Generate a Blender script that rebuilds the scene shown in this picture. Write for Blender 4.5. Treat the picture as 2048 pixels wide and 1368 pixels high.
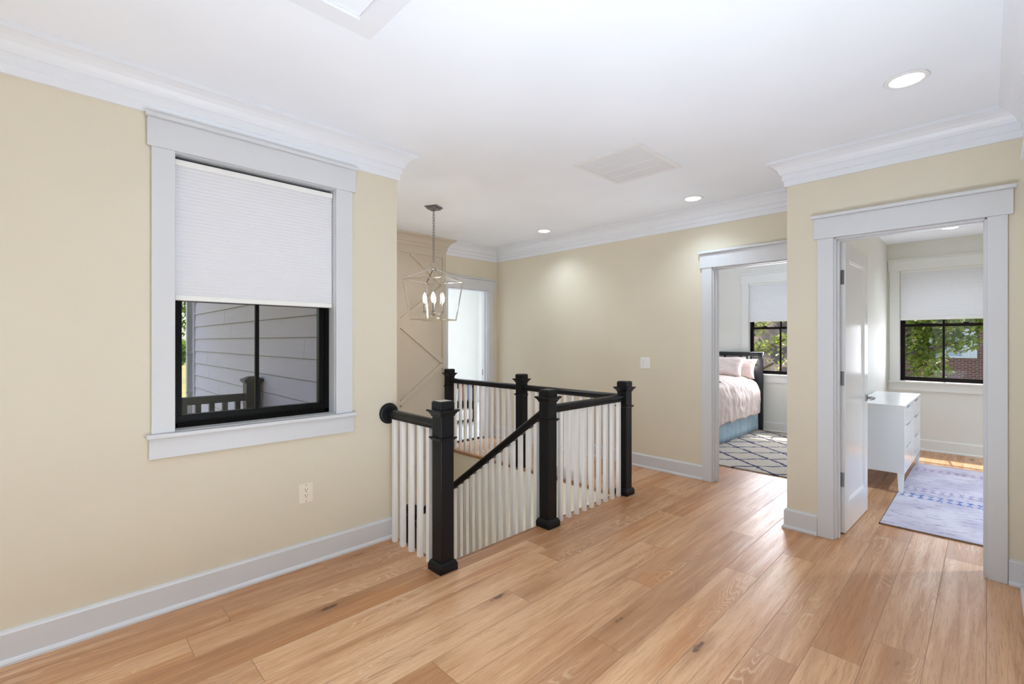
import bpy, bmesh, math, random
from mathutils import Vector, Matrix, noise as mnoise

for o in list(bpy.data.objects):
    bpy.data.objects.remove(o, do_unlink=True)
SC = bpy.context.scene
COL = SC.collection
R = math.radians
rnd = random.Random(7)

# ------------------------------------------------------------------ camera, world, sun, window and fill lamps, exposure
cam_d = bpy.data.cameras.new('camera')
cam = bpy.data.objects.new('camera', cam_d)
COL.objects.link(cam)
cam.location = (0, 0, 1.40)
cam.rotation_euler = (R(90), 0, R(45.62 - 90))
cam_d.sensor_width = 36
cam_d.lens = 36 * 932 / 2048
cam_d.shift_y = -1.8 / 2048
cam_d.clip_start = 0.02
cam_d.clip_end = 300
SC.camera = cam

world = bpy.data.worlds.new('world')
SC.world = world
world.use_nodes = True
wn = world.node_tree
wn.nodes.clear()
w_out = wn.nodes.new('ShaderNodeOutputWorld')
w_bg = wn.nodes.new('ShaderNodeBackground')
w_sky = wn.nodes.new('ShaderNodeTexSky')
w_sky.sky_type = 'NISHITA'
w_sky.sun_disc = False
w_sky.sun_elevation = R(62)
w_sky.sun_rotation = R(90)
w_sky.air_density = 1.0
w_sky.dust_density = 2.0
w_bg.inputs['Strength'].default_value = 0.58
wn.links.new(w_sky.outputs['Color'], w_bg.inputs['Color'])
wn.links.new(w_bg.outputs['Background'], w_out.inputs['Surface'])

sun_d = bpy.data.lights.new('sun', 'SUN')
sun_d.energy = 13.0
sun_d.angle = R(0.6)
sun_d.color = (1.0, 0.95, 0.86)
sun = bpy.data.objects.new('sun', sun_d)
COL.objects.link(sun)
sun.location = (20, 2, 30)
_sd = Vector((math.cos(R(62)), 0.06, math.sin(R(62))))      # towards the sun
sun.rotation_euler = _sd.to_track_quat('Z', 'Y').to_euler()


def area_lamp(name, loc, look, sx, sy, energy, color=(0.66, 0.82, 1.0)):
    """rectangular area lamp, used for light at the windows and for added fill"""
    d = bpy.data.lights.new(name, 'AREA')
    d.shape = 'RECTANGLE'
    d.size, d.size_y = sx, sy
    d.energy = energy
    d.color = color
    o = bpy.data.objects.new(name, d)
    COL.objects.link(o)
    o.location = loc
    o.rotation_euler = (-Vector(look)).to_track_quat('Z', 'Y').to_euler()
    return o


area_lamp('fill_back', (-6.05, 1.4, 1.55), (1, 0, 0.3), 2.3, 1.7, 8)  # fill added behind the viewer, set in an invented window
area_lamp('fill_left', (-3.1, 3.1, 1.6), (0.25, -1, 0.9), 2.2, 1.5, 3)  # added side fill, tilted up to brighten the ceiling
area_lamp('fill_right', (-3.1, -0.26, 1.6), (0.25, 1, 0.9), 2.2, 1.5, 3)  # matching added fill from the other side
area_lamp('fill_lower_hall', (2.9, 3.6, -2.9), (0.1, 0, 1), 1.5, 2.0, 240, (0.70, 0.84, 1.0))  # upward fill added in the stairwell; no window is built there
area_lamp('fill_up', (-0.9, 0.9, 0.45), (0.35, 0.05, 1), 0.9, 0.9, 8)  # added lamp without a fitting, aimed up to brighten the ceiling
area_lamp('fill_up_low', (1.0, 0.5, 0.25), (0.1, 0.05, 1), 0.8, 0.8, 54, (0.71, 0.845, 1.0))  # second added lamp, low and out of view, lifts the ceiling
area_lamp('daylight_bedroom', (7.88, 2.25, 1.29), (-1, 0, 0.1), 0.8, 0.66, 44, (0.86, 0.90, 1.0))
area_lamp('daylight_dresser_room', (7.88, 0.39, 1.29), (-1, 0, 0.1), 0.8, 0.66, 9, (0.86, 0.90, 1.0))
area_lamp('daylight_far_room', (4.6, 8.15, 1.5), (0, -1, 0), 1.6, 1.5, 95, (0.9, 0.92, 1.0))

SC.view_settings.view_transform = 'Standard'
SC.view_settings.look = 'None'
SC.view_settings.exposure = 0.08
SC.view_settings.gamma = 1.0
SC.view_settings.use_curve_mapping = False
SC.cycles.max_bounces = 10
SC.cycles.diffuse_bounces = 7
SC.cycles.glossy_bounces = 4
SC.cycles.transparent_max_bounces = 12
SC.cycles.sample_clamp_indirect = 6.0
SC.cycles.caustics_reflective = False
SC.cycles.caustics_refractive = False
LAMP = 9.0          # emission of the recessed downlights
BULB = 150.0         # emission of the chandelier bulbs
SPOT = 95.0          # watts behind each downlight lens


# ------------------------------------------------------------------ materials
def srgb(r, g, b):
    f = lambda c: (c / 255 / 12.92) if c / 255 <= 0.04045 else ((c / 255 + 0.055) / 1.055) ** 2.4
    return (f(r), f(g), f(b), 1)


class NT:
    def __init__(self, m):
        self.t = m.node_tree
        self.N = self.t.nodes
        self.L = self.t.links

    def node(self, typ, **kw):
        n = self.N.new(typ)
        for k, v in kw.items():
            setattr(n, k, v)
        return n

    def put(self, sock, v):
        if isinstance(v, bpy.types.NodeSocket):
            self.L.new(v, sock)
        elif v is not None:
            sock.default_value = v

    def math(self, op, a, b=None, c=None, clamp=False):
        n = self.node('ShaderNodeMath', operation=op, use_clamp=clamp)
        self.put(n.inputs[0], a)
        if b is not None:
            self.put(n.inputs[1], b)
        if c is not None:
            self.put(n.inputs[2], c)
        return n.outputs[0]

    def comb(self, x, y, z=0.0):
        n = self.node('ShaderNodeCombineXYZ')
        self.put(n.inputs[0], x); self.put(n.inputs[1], y); self.put(n.inputs[2], z)
        return n.outputs[0]

    def pos(self):
        g = self.node('ShaderNodeTexCoord')
        s = self.node('ShaderNodeSeparateXYZ')
        self.L.new(g.outputs['Object'], s.inputs[0])
        return g.outputs['Object'], s.outputs[0], s.outputs[1], s.outputs[2]

    def noise(self, vec, scale, detail=2.0, rough=0.5, dist=0.0):
        n = self.node('ShaderNodeTexNoise')
        if vec is not None:
            self.put(n.inputs['Vector'], vec)
        n.inputs['Scale'].default_value = scale
        n.inputs['Detail'].default_value = detail
        n.inputs['Roughness'].default_value = rough
        n.inputs['Distortion'].default_value = dist
        return n.outputs['Fac']

    def mix(self, f, a, b, blend='MIX'):
        n = self.node('ShaderNodeMix', data_type='RGBA', blend_type=blend)
        self.put(n.inputs[0], f)
        self.put(n.inputs[6], a)
        self.put(n.inputs[7], b)
        return n.outputs[2]

    def ramp(self, f, p0, p1, v0=0.0, v1=1.0):
        n = self.node('ShaderNodeMapRange', interpolation_type='SMOOTHSTEP')
        self.put(n.inputs[0], f)
        n.inputs[1].default_value = p0
        n.inputs[2].default_value = p1
        n.inputs[3].default_value = v0
        n.inputs[4].default_value = v1
        return n.outputs[0]

    def bump(self, h, strength, dist=0.01):
        n = self.node('ShaderNodeBump')
        n.inputs['Strength'].default_value = strength
        n.inputs['Distance'].default_value = dist
        self.put(n.inputs['Height'], h)
        return n.outputs[0]


def base(name, color, rough=0.5, metal=0.0, spec=0.5, coat=0.0):
    m = bpy.data.materials.new(name)
    m.use_nodes = True
    b = m.node_tree.nodes['Principled BSDF']
    b.inputs['Base Color'].default_value = color
    b.inputs['Roughness'].default_value = rough
    b.inputs['Metallic'].default_value = metal
    b.inputs['Specular IOR Level'].default_value = spec
    b.inputs['Coat Weight'].default_value = coat
    return m, b, NT(m)


def paint(name, color, rough=0.5, bump=0.05, scale=180, spec=0.4, var=0.03):
    m, b, t = base(name, color, rough, spec=spec)
    v, x, y, z = t.pos()
    n = t.noise(v, scale, 2)
    n2 = t.noise(v, 1.7, 2)
    b.inputs['Normal'].default_value = (0, 0, 0)
    t.L.new(t.bump(n, bump, 0.004), b.inputs['Normal'])
    k = t.ramp(n2, 0.3, 0.7, 1 - var, 1.0)
    mul = t.mix(1.0, color, t.comb(k, k, k), 'MULTIPLY')
    t.L.new(mul, b.inputs['Base Color'])
    return m


def emit(name, color, strength):
    m = bpy.data.materials.new(name)
    m.use_nodes = True
    n = m.node_tree
    n.nodes.clear()
    o = n.nodes.new('ShaderNodeOutputMaterial')
    e = n.nodes.new('ShaderNodeEmission')
    e.inputs[0].default_value = color
    e.inputs[1].default_value = strength
    n.links.new(e.outputs[0], o.inputs[0])
    return m


def glass(name):
    m = bpy.data.materials.new(name)
    m.use_nodes = True
    t = NT(m)
    t.N.clear()
    o = t.node('ShaderNodeOutputMaterial')
    tr = t.node('ShaderNodeBsdfTransparent')
    tr.inputs[0].default_value = (0.93, 0.94, 0.94, 1)
    gl = t.node('ShaderNodeBsdfGlossy')
    gl.inputs['Roughness'].default_value = 0.02
    fr = t.node('ShaderNodeFresnel')
    fr.inputs[0].default_value = 1.45
    mx = t.node('ShaderNodeMixShader')
    t.L.new(t.math('MULTIPLY', fr.outputs[0], 0.45), mx.inputs[0])
    t.L.new(tr.outputs[0], mx.inputs[1])
    t.L.new(gl.outputs[0], mx.inputs[2])
    t.L.new(mx.outputs[0], o.inputs[0])
    return m


def mat_floor():
    m, b, t = base('oak_planks', (0.6, 0.4, 0.25, 1), 0.38, spec=0.45)
    v, x, y, z = t.pos()
    W = 0.1885
    r = t.math('DIVIDE', t.math('SUBTRACT', y, 0.006), W)
    row = t.math('FLOOR', r)
    fr = t.math('FRACT', r)
    wn1 = t.node('ShaderNodeTexWhiteNoise', noise_dimensions='1D')
    t.put(wn1.inputs['W'], row)
    xs = t.math('ADD', t.math('DIVIDE', x, 1.75), t.math('MULTIPLY', wn1.outputs['Value'], 9.7))
    idx = t.math('FLOOR', xs)
    fx = t.math('FRACT', xs)
    wn2 = t.node('ShaderNodeTexWhiteNoise', noise_dimensions='2D')
    t.put(wn2.inputs['Vector'], t.comb(row, idx))
    sep = t.node('ShaderNodeSeparateColor')
    t.L.new(wn2.outputs['Color'], sep.inputs[0])
    pr, pg, pb = sep.outputs
    off = t.math('MULTIPLY', pr, 37.0)
    off2 = t.math('MULTIPLY', pg, 23.0)
    # long soft streaks
    s1 = t.noise(t.comb(t.math('ADD', t.math('MULTIPLY', x, 1.3), off), t.math('ADD', t.math('MULTIPLY', y, 24.0), off2), off), 1.0, 5, 0.62, 0.5)
    s0 = t.noise(t.comb(t.math('ADD', t.math('MULTIPLY', x, 0.8), off2), t.math('ADD', t.math('MULTIPLY', y, 5.0), off), off2), 1.0, 2, 0.5, 0.3)
    # fine pores
    s2 = t.noise(t.comb(t.math('ADD', t.math('MULTIPLY', x, 9.0), off), t.math('ADD', t.math('MULTIPLY', y, 210.0), off2), off), 1.0, 3, 0.6)
    # cathedral figure
    c0 = t.noise(t.comb(t.math('ADD', t.math('MULTIPLY', x, 1.5), off2), t.math('ADD', t.math('MULTIPLY', y, 8.5), off), off2), 1.0, 1.5, 0.45, 0.25)
    rings = t.math('ADD', t.math('MULTIPLY', t.math('SINE', t.math('MULTIPLY', c0, 150.0)), 0.5), 0.5)
    # knots
    vo = t.node('ShaderNodeTexVoronoi', feature='F1')
    t.put(vo.inputs['Vector'], t.comb(t.math('ADD', t.math('MULTIPLY', x, 1.15), off), t.math('ADD', t.math('MULTIPLY', y, 4.2), off2), off))
    vo.inputs['Scale'].default_value = 1.0
    kd = vo.outputs['Distance']
    kn = t.math('ADD', kd, t.math('MULTIPLY', t.noise(t.comb(t.math('MULTIPLY', x, 30.0), t.math('MULTIPLY', y, 60.0), off), 1.0, 2), 0.09))
    knot = t.ramp(kn, 0.080, 0.125, 1.0, 0.0)
    halo = t.ramp(kn, 0.06, 0.36, 1.0, 0.0)
    tone = t.mix(pr, srgb(184, 136, 97), srgb(218, 175, 136))
    tone = t.mix(t.math('MULTIPLY', t.ramp(pb, 0.62, 0.9), 0.7), tone, srgb(168, 121, 85))
    tone = t.mix(t.math('MULTIPLY', t.ramp(s0, 0.48, 0.72), 0.6), tone, srgb(184, 124, 72))
    tone = t.mix(t.math('MULTIPLY', t.ramp(s1, 0.46, 0.74), 0.55), tone, srgb(150, 101, 63))
    tone = t.mix(t.math('MULTIPLY', t.ramp(s1, 0.48, 0.26), 0.32), tone, srgb(238, 204, 166))
    tone = t.mix(t.math('MULTIPLY', t.ramp(s2, 0.48, 0.70), 0.40), tone, srgb(138, 92, 58))
    gate = t.ramp(t.noise(t.comb(t.math('ADD', x, off2), t.math('MULTIPLY', y, 3.0), off), 1.1, 1), 0.50, 0.66)
    tone = t.mix(t.math('MULTIPLY', t.math('MULTIPLY', t.ramp(rings, 0.62, 1.0), gate), 0.30), tone, srgb(238, 210, 180))
    tone = t.mix(t.math('MULTIPLY', halo, 0.55), tone, srgb(150, 102, 64))
    tone = t.mix(t.math('MULTIPLY', knot, 0.85), tone, srgb(84, 58, 44))
    # joints
    ey = t.math('MULTIPLY', t.math('MINIMUM', fr, t.math('SUBTRACT', 1.0, fr)), W)
    ex = t.math('MULTIPLY', t.math('MINIMUM', fx, t.math('SUBTRACT', 1.0, fx)), 1.75)
    e = t.math('MINIMUM', ex, ey)
    seam = t.ramp(e, 0.0006, 0.0022, 1.0, 0.0)
    col = t.mix(t.math('MULTIPLY', seam, 0.55), tone, srgb(96, 66, 46))
    t.L.new(col, b.inputs['Base Color'])
    h = t.math('SUBTRACT', t.math('MULTIPLY', s2, 0.35), seam)
    h = t.math('ADD', h, t.math('MULTIPLY', t.math('MULTIPLY', rings, gate), 0.45))
    t.L.new(t.bump(h, 0.35, 0.0022), b.inputs['Normal'])
    t.L.new(t.ramp(s1, 0.2, 0.8, 0.33, 0.46), b.inputs['Roughness'])
    return m


def mat_wood(name, c0, c1):
    m, b, t = base(name, c0, 0.4)
    v, x, y, z = t.pos()
    s = t.noise(t.comb(t.math('MULTIPLY', x, 9.0), t.math('MULTIPLY', y, 9.0), t.math('MULTIPLY', z, 40.0)), 1.0, 4)
    t.L.new(t.mix(t.ramp(s, 0.3, 0.7), c0, c1), b.inputs['Base Color'])
    return m


def mat_tile():
    m, b, t = base('white_tile', (0.8, 0.8, 0.8, 1), 0.3)
    v, x, y, z = t.pos()
    br = t.node('ShaderNodeTexBrick')
    t.put(br.inputs['Vector'], v)
    br.inputs['Scale'].default_value = 1.0
    br.inputs['Color1'].default_value = srgb(236, 238, 242)
    br.inputs['Color2'].default_value = srgb(228, 231, 236)
    br.inputs['Mortar'].default_value = srgb(186, 190, 196)
    br.inputs['Mortar Size'].default_value = 0.004
    br.inputs['Brick Width'].default_value = 0.6
    br.inputs['Row Height'].default_value = 0.3
    t.L.new(br.outputs['Color'], b.inputs['Base Color'])
    return m


def mat_brick():
    m, b, t = base('red_brick', (0.3, 0.1, 0.08, 1), 0.85)
    v, x, y, z = t.pos()
    br = t.node('ShaderNodeTexBrick')
    t.put(br.inputs['Vector'], t.comb(y, z, 0.0))
    br.inputs['Scale'].default_value = 1.0
    br.inputs['Color1'].default_value = srgb(122, 74, 64)
    br.inputs['Color2'].default_value = srgb(98, 58, 52)
    br.inputs['Mortar'].default_value = srgb(168, 150, 140)
    br.inputs['Mortar Size'].default_value = 0.011
    br.inputs['Mortar Smooth'].default_value = 0.2
    br.inputs['Bias'].default_value = 0.1
    br.inputs['Brick Width'].default_value = 0.235
    br.inputs['Row Height'].default_value = 0.082
    n = t.noise(v, 3.0, 3)
    t.L.new(t.mix(t.math('MULTIPLY', n, 0.3), br.outputs['Color'], srgb(84, 52, 48)), b.inputs['Base Color'])
    return m


def mat_rug_diamond():
    m, b, t = base('shag_rug_diamonds', (0.7, 0.65, 0.58, 1), 0.95, spec=0.1)
    v, x, y, z = t.pos()
    wob = t.math('MULTIPLY', t.math('SUBTRACT', t.noise(v, 9.0, 3, 0.6), 0.5), 0.07)
    u = t.math('DIVIDE', t.math('ADD', t.math('ADD', t.math('MULTIPLY', x, 0.70), t.math('MULTIPLY', y, 0.715)), wob), 0.315)
    w = t.math('DIVIDE', t.math('ADD', t.math('ADD', t.math('MULTIPLY', x, 0.79), t.math('MULTIPLY', y, -0.61)), wob), 0.36)

    def line(q):
        f = t.math('FRACT', q)
        d = t.math('ABSOLUTE', t.math('SUBTRACT', f, 0.5))
        return t.ramp(d, 0.035, 0.07, 1.0, 0.0)
    ln = t.math('MAXIMUM', line(u), line(w))
    ln = t.math('MULTIPLY', ln, t.ramp(t.noise(v, 40.0, 2), 0.3, 0.42))
    pile = t.noise(v, 120.0, 3, 0.7)
    c = t.mix(t.ramp(pile, 0.3, 0.7), srgb(176, 166, 152), srgb(222, 214, 202))
    t.L.new(t.mix(t.math('MULTIPLY', ln, 0.92), c, srgb(34, 50, 98)), b.inputs['Base Color'])
    t.L.new(t.bump(pile, 0.8, 0.02), b.inputs['Normal'])
    return m


def mat_rug_lavender():
    m, b, t = base('lavender_rug', (0.6, 0.58, 0.65, 1), 0.95, spec=0.1)
    v, x, y, z = t.pos()
    pile = t.noise(v, 150.0, 3, 0.7)
    soft = t.noise(v, 3.0, 2)
    c = t.mix(t.ramp(soft, 0.35, 0.65), srgb(186, 180, 196), srgb(206, 202, 212))
    c = t.mix(t.math('MULTIPLY', t.ramp(pile, 0.45, 0.75), 0.25), c, srgb(150, 146, 170))
    wob = t.math('MULTIPLY', t.math('SUBTRACT', t.noise(v, 6.0, 3, 0.65), 0.5), 0.12)

    def line(a, bb, s):
        q = t.math('DIVIDE', t.math('ADD', t.math('ADD', t.math('MULTIPLY', x, a), t.math('MULTIPLY', y, bb)), wob), s)
        d = t.math('ABSOLUTE', t.math('SUBTRACT', t.math('FRACT', q), 0.5))
        return t.ramp(d, 0.03, 0.075, 1.0, 0.0)
    ln = t.math('MAXIMUM', line(1.0, 0.30, 0.085), line(1.0, -0.26, 0.10))
    ln = t.math('MULTIPLY', ln, t.ramp(t.noise(t.comb(t.math('MULTIPLY', x, 14.0), t.math('MULTIPLY', y, 9.0), 3.0), 1.0, 2, 0.6), 0.46, 0.60))
    c = t.mix(t.math('MULTIPLY', ln, 0.6), c, srgb(96, 90, 124))
    # rows of small hourglass motifs across the rug

    def motif(x0, col, amt, cc):
        dx = t.math('ABSOLUTE', t.math('SUBTRACT', x, x0))
        fy = t.math('ABSOLUTE', t.math('SUBTRACT', t.math('FRACT', t.math('DIVIDE', y, 0.0625)), 0.5))
        hour = t.ramp(t.math('SUBTRACT', t.math('MULTIPLY', dx, 5.0), fy), -0.09, -0.02)
        inside = t.math('MULTIPLY', hour, t.ramp(dx, 0.062, 0.074, 1.0, 0.0))
        inside = t.math('MULTIPLY', inside, t.ramp(fy, 0.33, 0.40, 1.0, 0.0))
        inside = t.math('MULTIPLY', inside, t.ramp(t.noise(v, 60.0, 2), 0.36, 0.5))
        return t.mix(t.math('MULTIPLY', inside, amt), cc, col)
    c = motif(-0.28, srgb(62, 104, 176), 0.85, c)
    c = motif(-0.02, srgb(128, 108, 160), 0.6, c)
    c = motif(0.9, srgb(150, 112, 160), 0.6, c)
    t.L.new(c, b.inputs['Base Color'])
    t.L.new(t.bump(pile, 0.5, 0.006), b.inputs['Normal'])
    return m


def mat_leaf(name, c0, c1):
    m, b, t = base(name, c0, 0.5)
    v, x, y, z = t.pos()
    oi = t.node('ShaderNodeNewGeometry')
    c = t.mix(oi.outputs['Random Per Island'], c0, c1)
    t.L.new(c, b.inputs['Base Color'])
    tl = t.node('ShaderNodeBsdfTranslucent')
    t.L.new(t.mix(0.35, c, srgb(190, 214, 70)), tl.inputs[0])
    mx = t.node('ShaderNodeMixShader')
    mx.inputs[0].default_value = 0.35
    t.L.new(b.outputs[0], mx.inputs[1])
    t.L.new(tl.outputs[0], mx.inputs[2])
    t.L.new(mx.outputs[0], t.N['Material Output'].inputs[0])
    return m


def mat_fabric(name, c0, c1, scale=220, bump=0.4, rough=0.9):
    m, b, t = base(name, c0, rough, spec=0.15)
    v, x, y, z = t.pos()
    n = t.noise(v, scale, 2)
    n2 = t.noise(v, 7.0, 3)
    t.L.new(t.mix(t.ramp(n2, 0.3, 0.7), c0, c1), b.inputs['Base Color'])
    t.L.new(t.bump(n, bump, 0.003), b.inputs['Normal'])
    return m


def mat_shade():
    m, b, t = base('honeycomb_fabric', srgb(238, 238, 240), 0.85, spec=0.1)
    v, x, y, z = t.pos()
    n = t.noise(t.comb(t.math('MULTIPLY', x, 300.0), t.math('MULTIPLY', y, 300.0), t.math('MULTIPLY', z, 60.0)), 1.0, 2)
    t.L.new(t.mix(n, srgb(238, 239, 243), srgb(242, 243, 247)), b.inputs['Base Color'])
    tl = t.node('ShaderNodeBsdfTranslucent')
    tl.inputs[0].default_value = srgb(232, 234, 238)
    mx = t.node('ShaderNodeMixShader')
    mx.inputs[0].default_value = 0.18
    t.L.new(b.outputs[0], mx.inputs[1])
    t.L.new(tl.outputs[0], mx.inputs[2])
    t.L.new(mx.outputs[0], t.N['Material Output'].inputs[0])
    return m


def mat_siding():
    m, b, t = base('lap_siding_paint', srgb(196, 194, 200), 0.7)
    v, x, y, z = t.pos()
    n = t.noise(t.comb(x, t.math('MULTIPLY', y, 3.0), t.math('MULTIPLY', z, 60.0)), 1.0, 3)
    t.L.new(t.mix(n, srgb(194, 184, 208), srgb(207, 198, 220)), b.inputs['Base Color'])
    t.L.new(t.bump(n, 0.15, 0.004), b.inputs['Normal'])
    return m


def mat_ground():
    m, b, t = base('lawn', srgb(150, 150, 70), 0.95)
    v, x, y, z = t.pos()
    n = t.noise(v, 0.9, 4, 0.6)
    n2 = t.noise(v, 20.0, 3)
    c = t.mix(t.ramp(n, 0.35, 0.65), srgb(112, 100, 48), srgb(80, 88, 40))
    t.L.new(t.mix(t.math('MULTIPLY', n2, 0.4), c, srgb(150, 134, 76)), b.inputs['Base Color'])
    return m


M = {}
M['floor'] = mat_floor()
M['nosing'] = mat_wood('oak_nosing', srgb(160, 116, 78), srgb(128, 88, 56))
M['tread'] = mat_wood('oak_tread', srgb(196, 152, 112), srgb(170, 124, 84))
M['beige'] = paint('beige_wall_paint', srgb(220, 212, 193), 0.6)
M['ceiling'] = paint('ceiling_paint', srgb(240, 244, 251), 0.8, 0.03)
M['trim'] = paint('white_trim_paint', srgb(212, 214, 218), 0.42, 0.015, 90, 0.5, 0.015)
M['crown'] = paint('lit_white_trim_paint', srgb(230, 233, 239), 0.4, 0.015, 90, 0.5, 0.015)  # trim white lightened: light caught by crown and hatch trim is in the colour
M['door'] = paint('white_door_paint', srgb(234, 235, 238), 0.16, 0.02, 120, 0.5, 0.01)
M['room_trim'] = paint('offwhite_trim_paint', srgb(228, 229, 226), 0.35, 0.015, 90, 0.5, 0.015)
M['room'] = paint('offwhite_wall_paint', srgb(226, 226, 220), 0.55)
M['tan'] = paint('tan_panel_paint', srgb(202, 191, 176), 0.45, 0.02)
M['black'] = paint('black_rail_paint', srgb(17, 19, 23), 0.36, 0.04, 200, 0.28, 0.1)
M['bal'] = paint('white_baluster_paint', srgb(240, 240, 240), 0.35, 0.015, 90, 0.5, 0.01)
M['sash'] = paint('black_sash', srgb(9, 8, 8), 0.4, 0.02, 180, 0.1)
M['sash_brown'] = paint('dark_bronze_sash', srgb(24, 13, 11), 0.35, 0.02, 180, 0.15)
M['glass'] = glass('window_glass')
M['shade'] = mat_shade()
M['white_plastic'] = paint('white_plastic', srgb(238, 238, 236), 0.3, 0.01)
M['ivory_plastic'] = paint('ivory_plastic', srgb(236, 228, 210), 0.35, 0.01)
M['slot'] = base('dark_slot', srgb(40, 36, 32), 0.6)[0]
M['nickel'] = base('polished_nickel', srgb(208, 204, 198), 0.16, 1.0)[0]
M['steel'] = base('satin_nickel', srgb(150, 150, 152), 0.34, 1.0)[0]
M['candle'] = base('candle_sleeve_ivory', srgb(240, 232, 214), 0.4)[0]
M['bulb'] = emit('bulb_glow', (1.0, 0.93, 0.82, 1), BULB)
M['lamp'] = emit('downlight_glow', (0.70, 0.85, 1.0, 1), LAMP)
M['vent'] = paint('vent_enamel', srgb(234, 234, 236), 0.4, 0.01)
M['vent_dark'] = base('duct_interior', srgb(206, 207, 210), 0.8)[0]
M['dresser'] = paint('white_lacquer', srgb(230, 231, 234), 0.22, 0.01, 90, 0.5, 0.01)
M['gap'] = base('drawer_shadow_gap', srgb(70, 70, 74), 0.7)[0]
M['bedblack'] = paint('black_bed_stain', srgb(40, 42, 46), 0.38, 0.03)
M['duvet'] = mat_fabric('blush_cotton', srgb(208, 192, 186), srgb(220, 205, 198))
M['skirt'] = mat_fabric('pale_blue_cotton', srgb(166, 192, 212), srgb(180, 204, 220))
M['mattress'] = mat_fabric('mattress_ticking', srgb(232, 230, 226), srgb(238, 236, 232))
M['rugB'] = mat_rug_diamond()
M['rugR'] = mat_rug_lavender()
M['rugedge'] = base('rug_binding', srgb(120, 96, 78), 0.9)[0]
M['tile'] = mat_tile()
M['brick'] = mat_brick()
M['siding'] = mat_siding()
M['lap_edge'] = paint('lap_shade_and_joints', srgb(146, 134, 126), 0.8, 0.02)  # dark tone for painted shade under the laps, and for the butt joints
M['gutter'] = paint('grey_aluminium', srgb(176, 180, 190), 0.4, 0.01)
M['deckrail'] = paint('charcoal_composite', srgb(46, 44, 46), 0.6, 0.2, 300)
M['deck'] = mat_wood('deck_boards', srgb(120, 112, 104), srgb(96, 90, 84))
M['lawn'] = mat_ground()
M['path'] = paint('pale_concrete', srgb(214, 204, 196), 0.9, 0.1)
M['leaf'] = mat_leaf('maple_leaves', srgb(40, 62, 26), srgb(150, 166, 74))
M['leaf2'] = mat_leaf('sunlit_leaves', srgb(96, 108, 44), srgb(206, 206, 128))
M['hedge'] = mat_leaf('shrub_leaves', srgb(70, 104, 50), srgb(120, 150, 70))
M['bark'] = mat_wood('bark', srgb(96, 82, 70), srgb(66, 56, 48))
M['soil'] = paint('brown_mulch', srgb(98, 84, 72), 0.95, 0.3, 40)
M['bookcase'] = paint('black_bookcase', srgb(30, 30, 34), 0.4, 0.02)
M['bin'] = mat_fabric('white_canvas', srgb(236, 236, 238), srgb(226, 226, 230))
M['roof'] = paint('grey_shingles', srgb(120, 112, 106), 0.9, 0.2, 30)
BOOKS = [base('book_cloth_%d' % i, srgb(*c), 0.6)[0] for i, c in enumerate(
    [(52, 84, 150), (40, 60, 104), (196, 196, 206), (150, 60, 58), (86, 140, 170), (60, 64, 70), (60, 112, 96)])]


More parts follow.
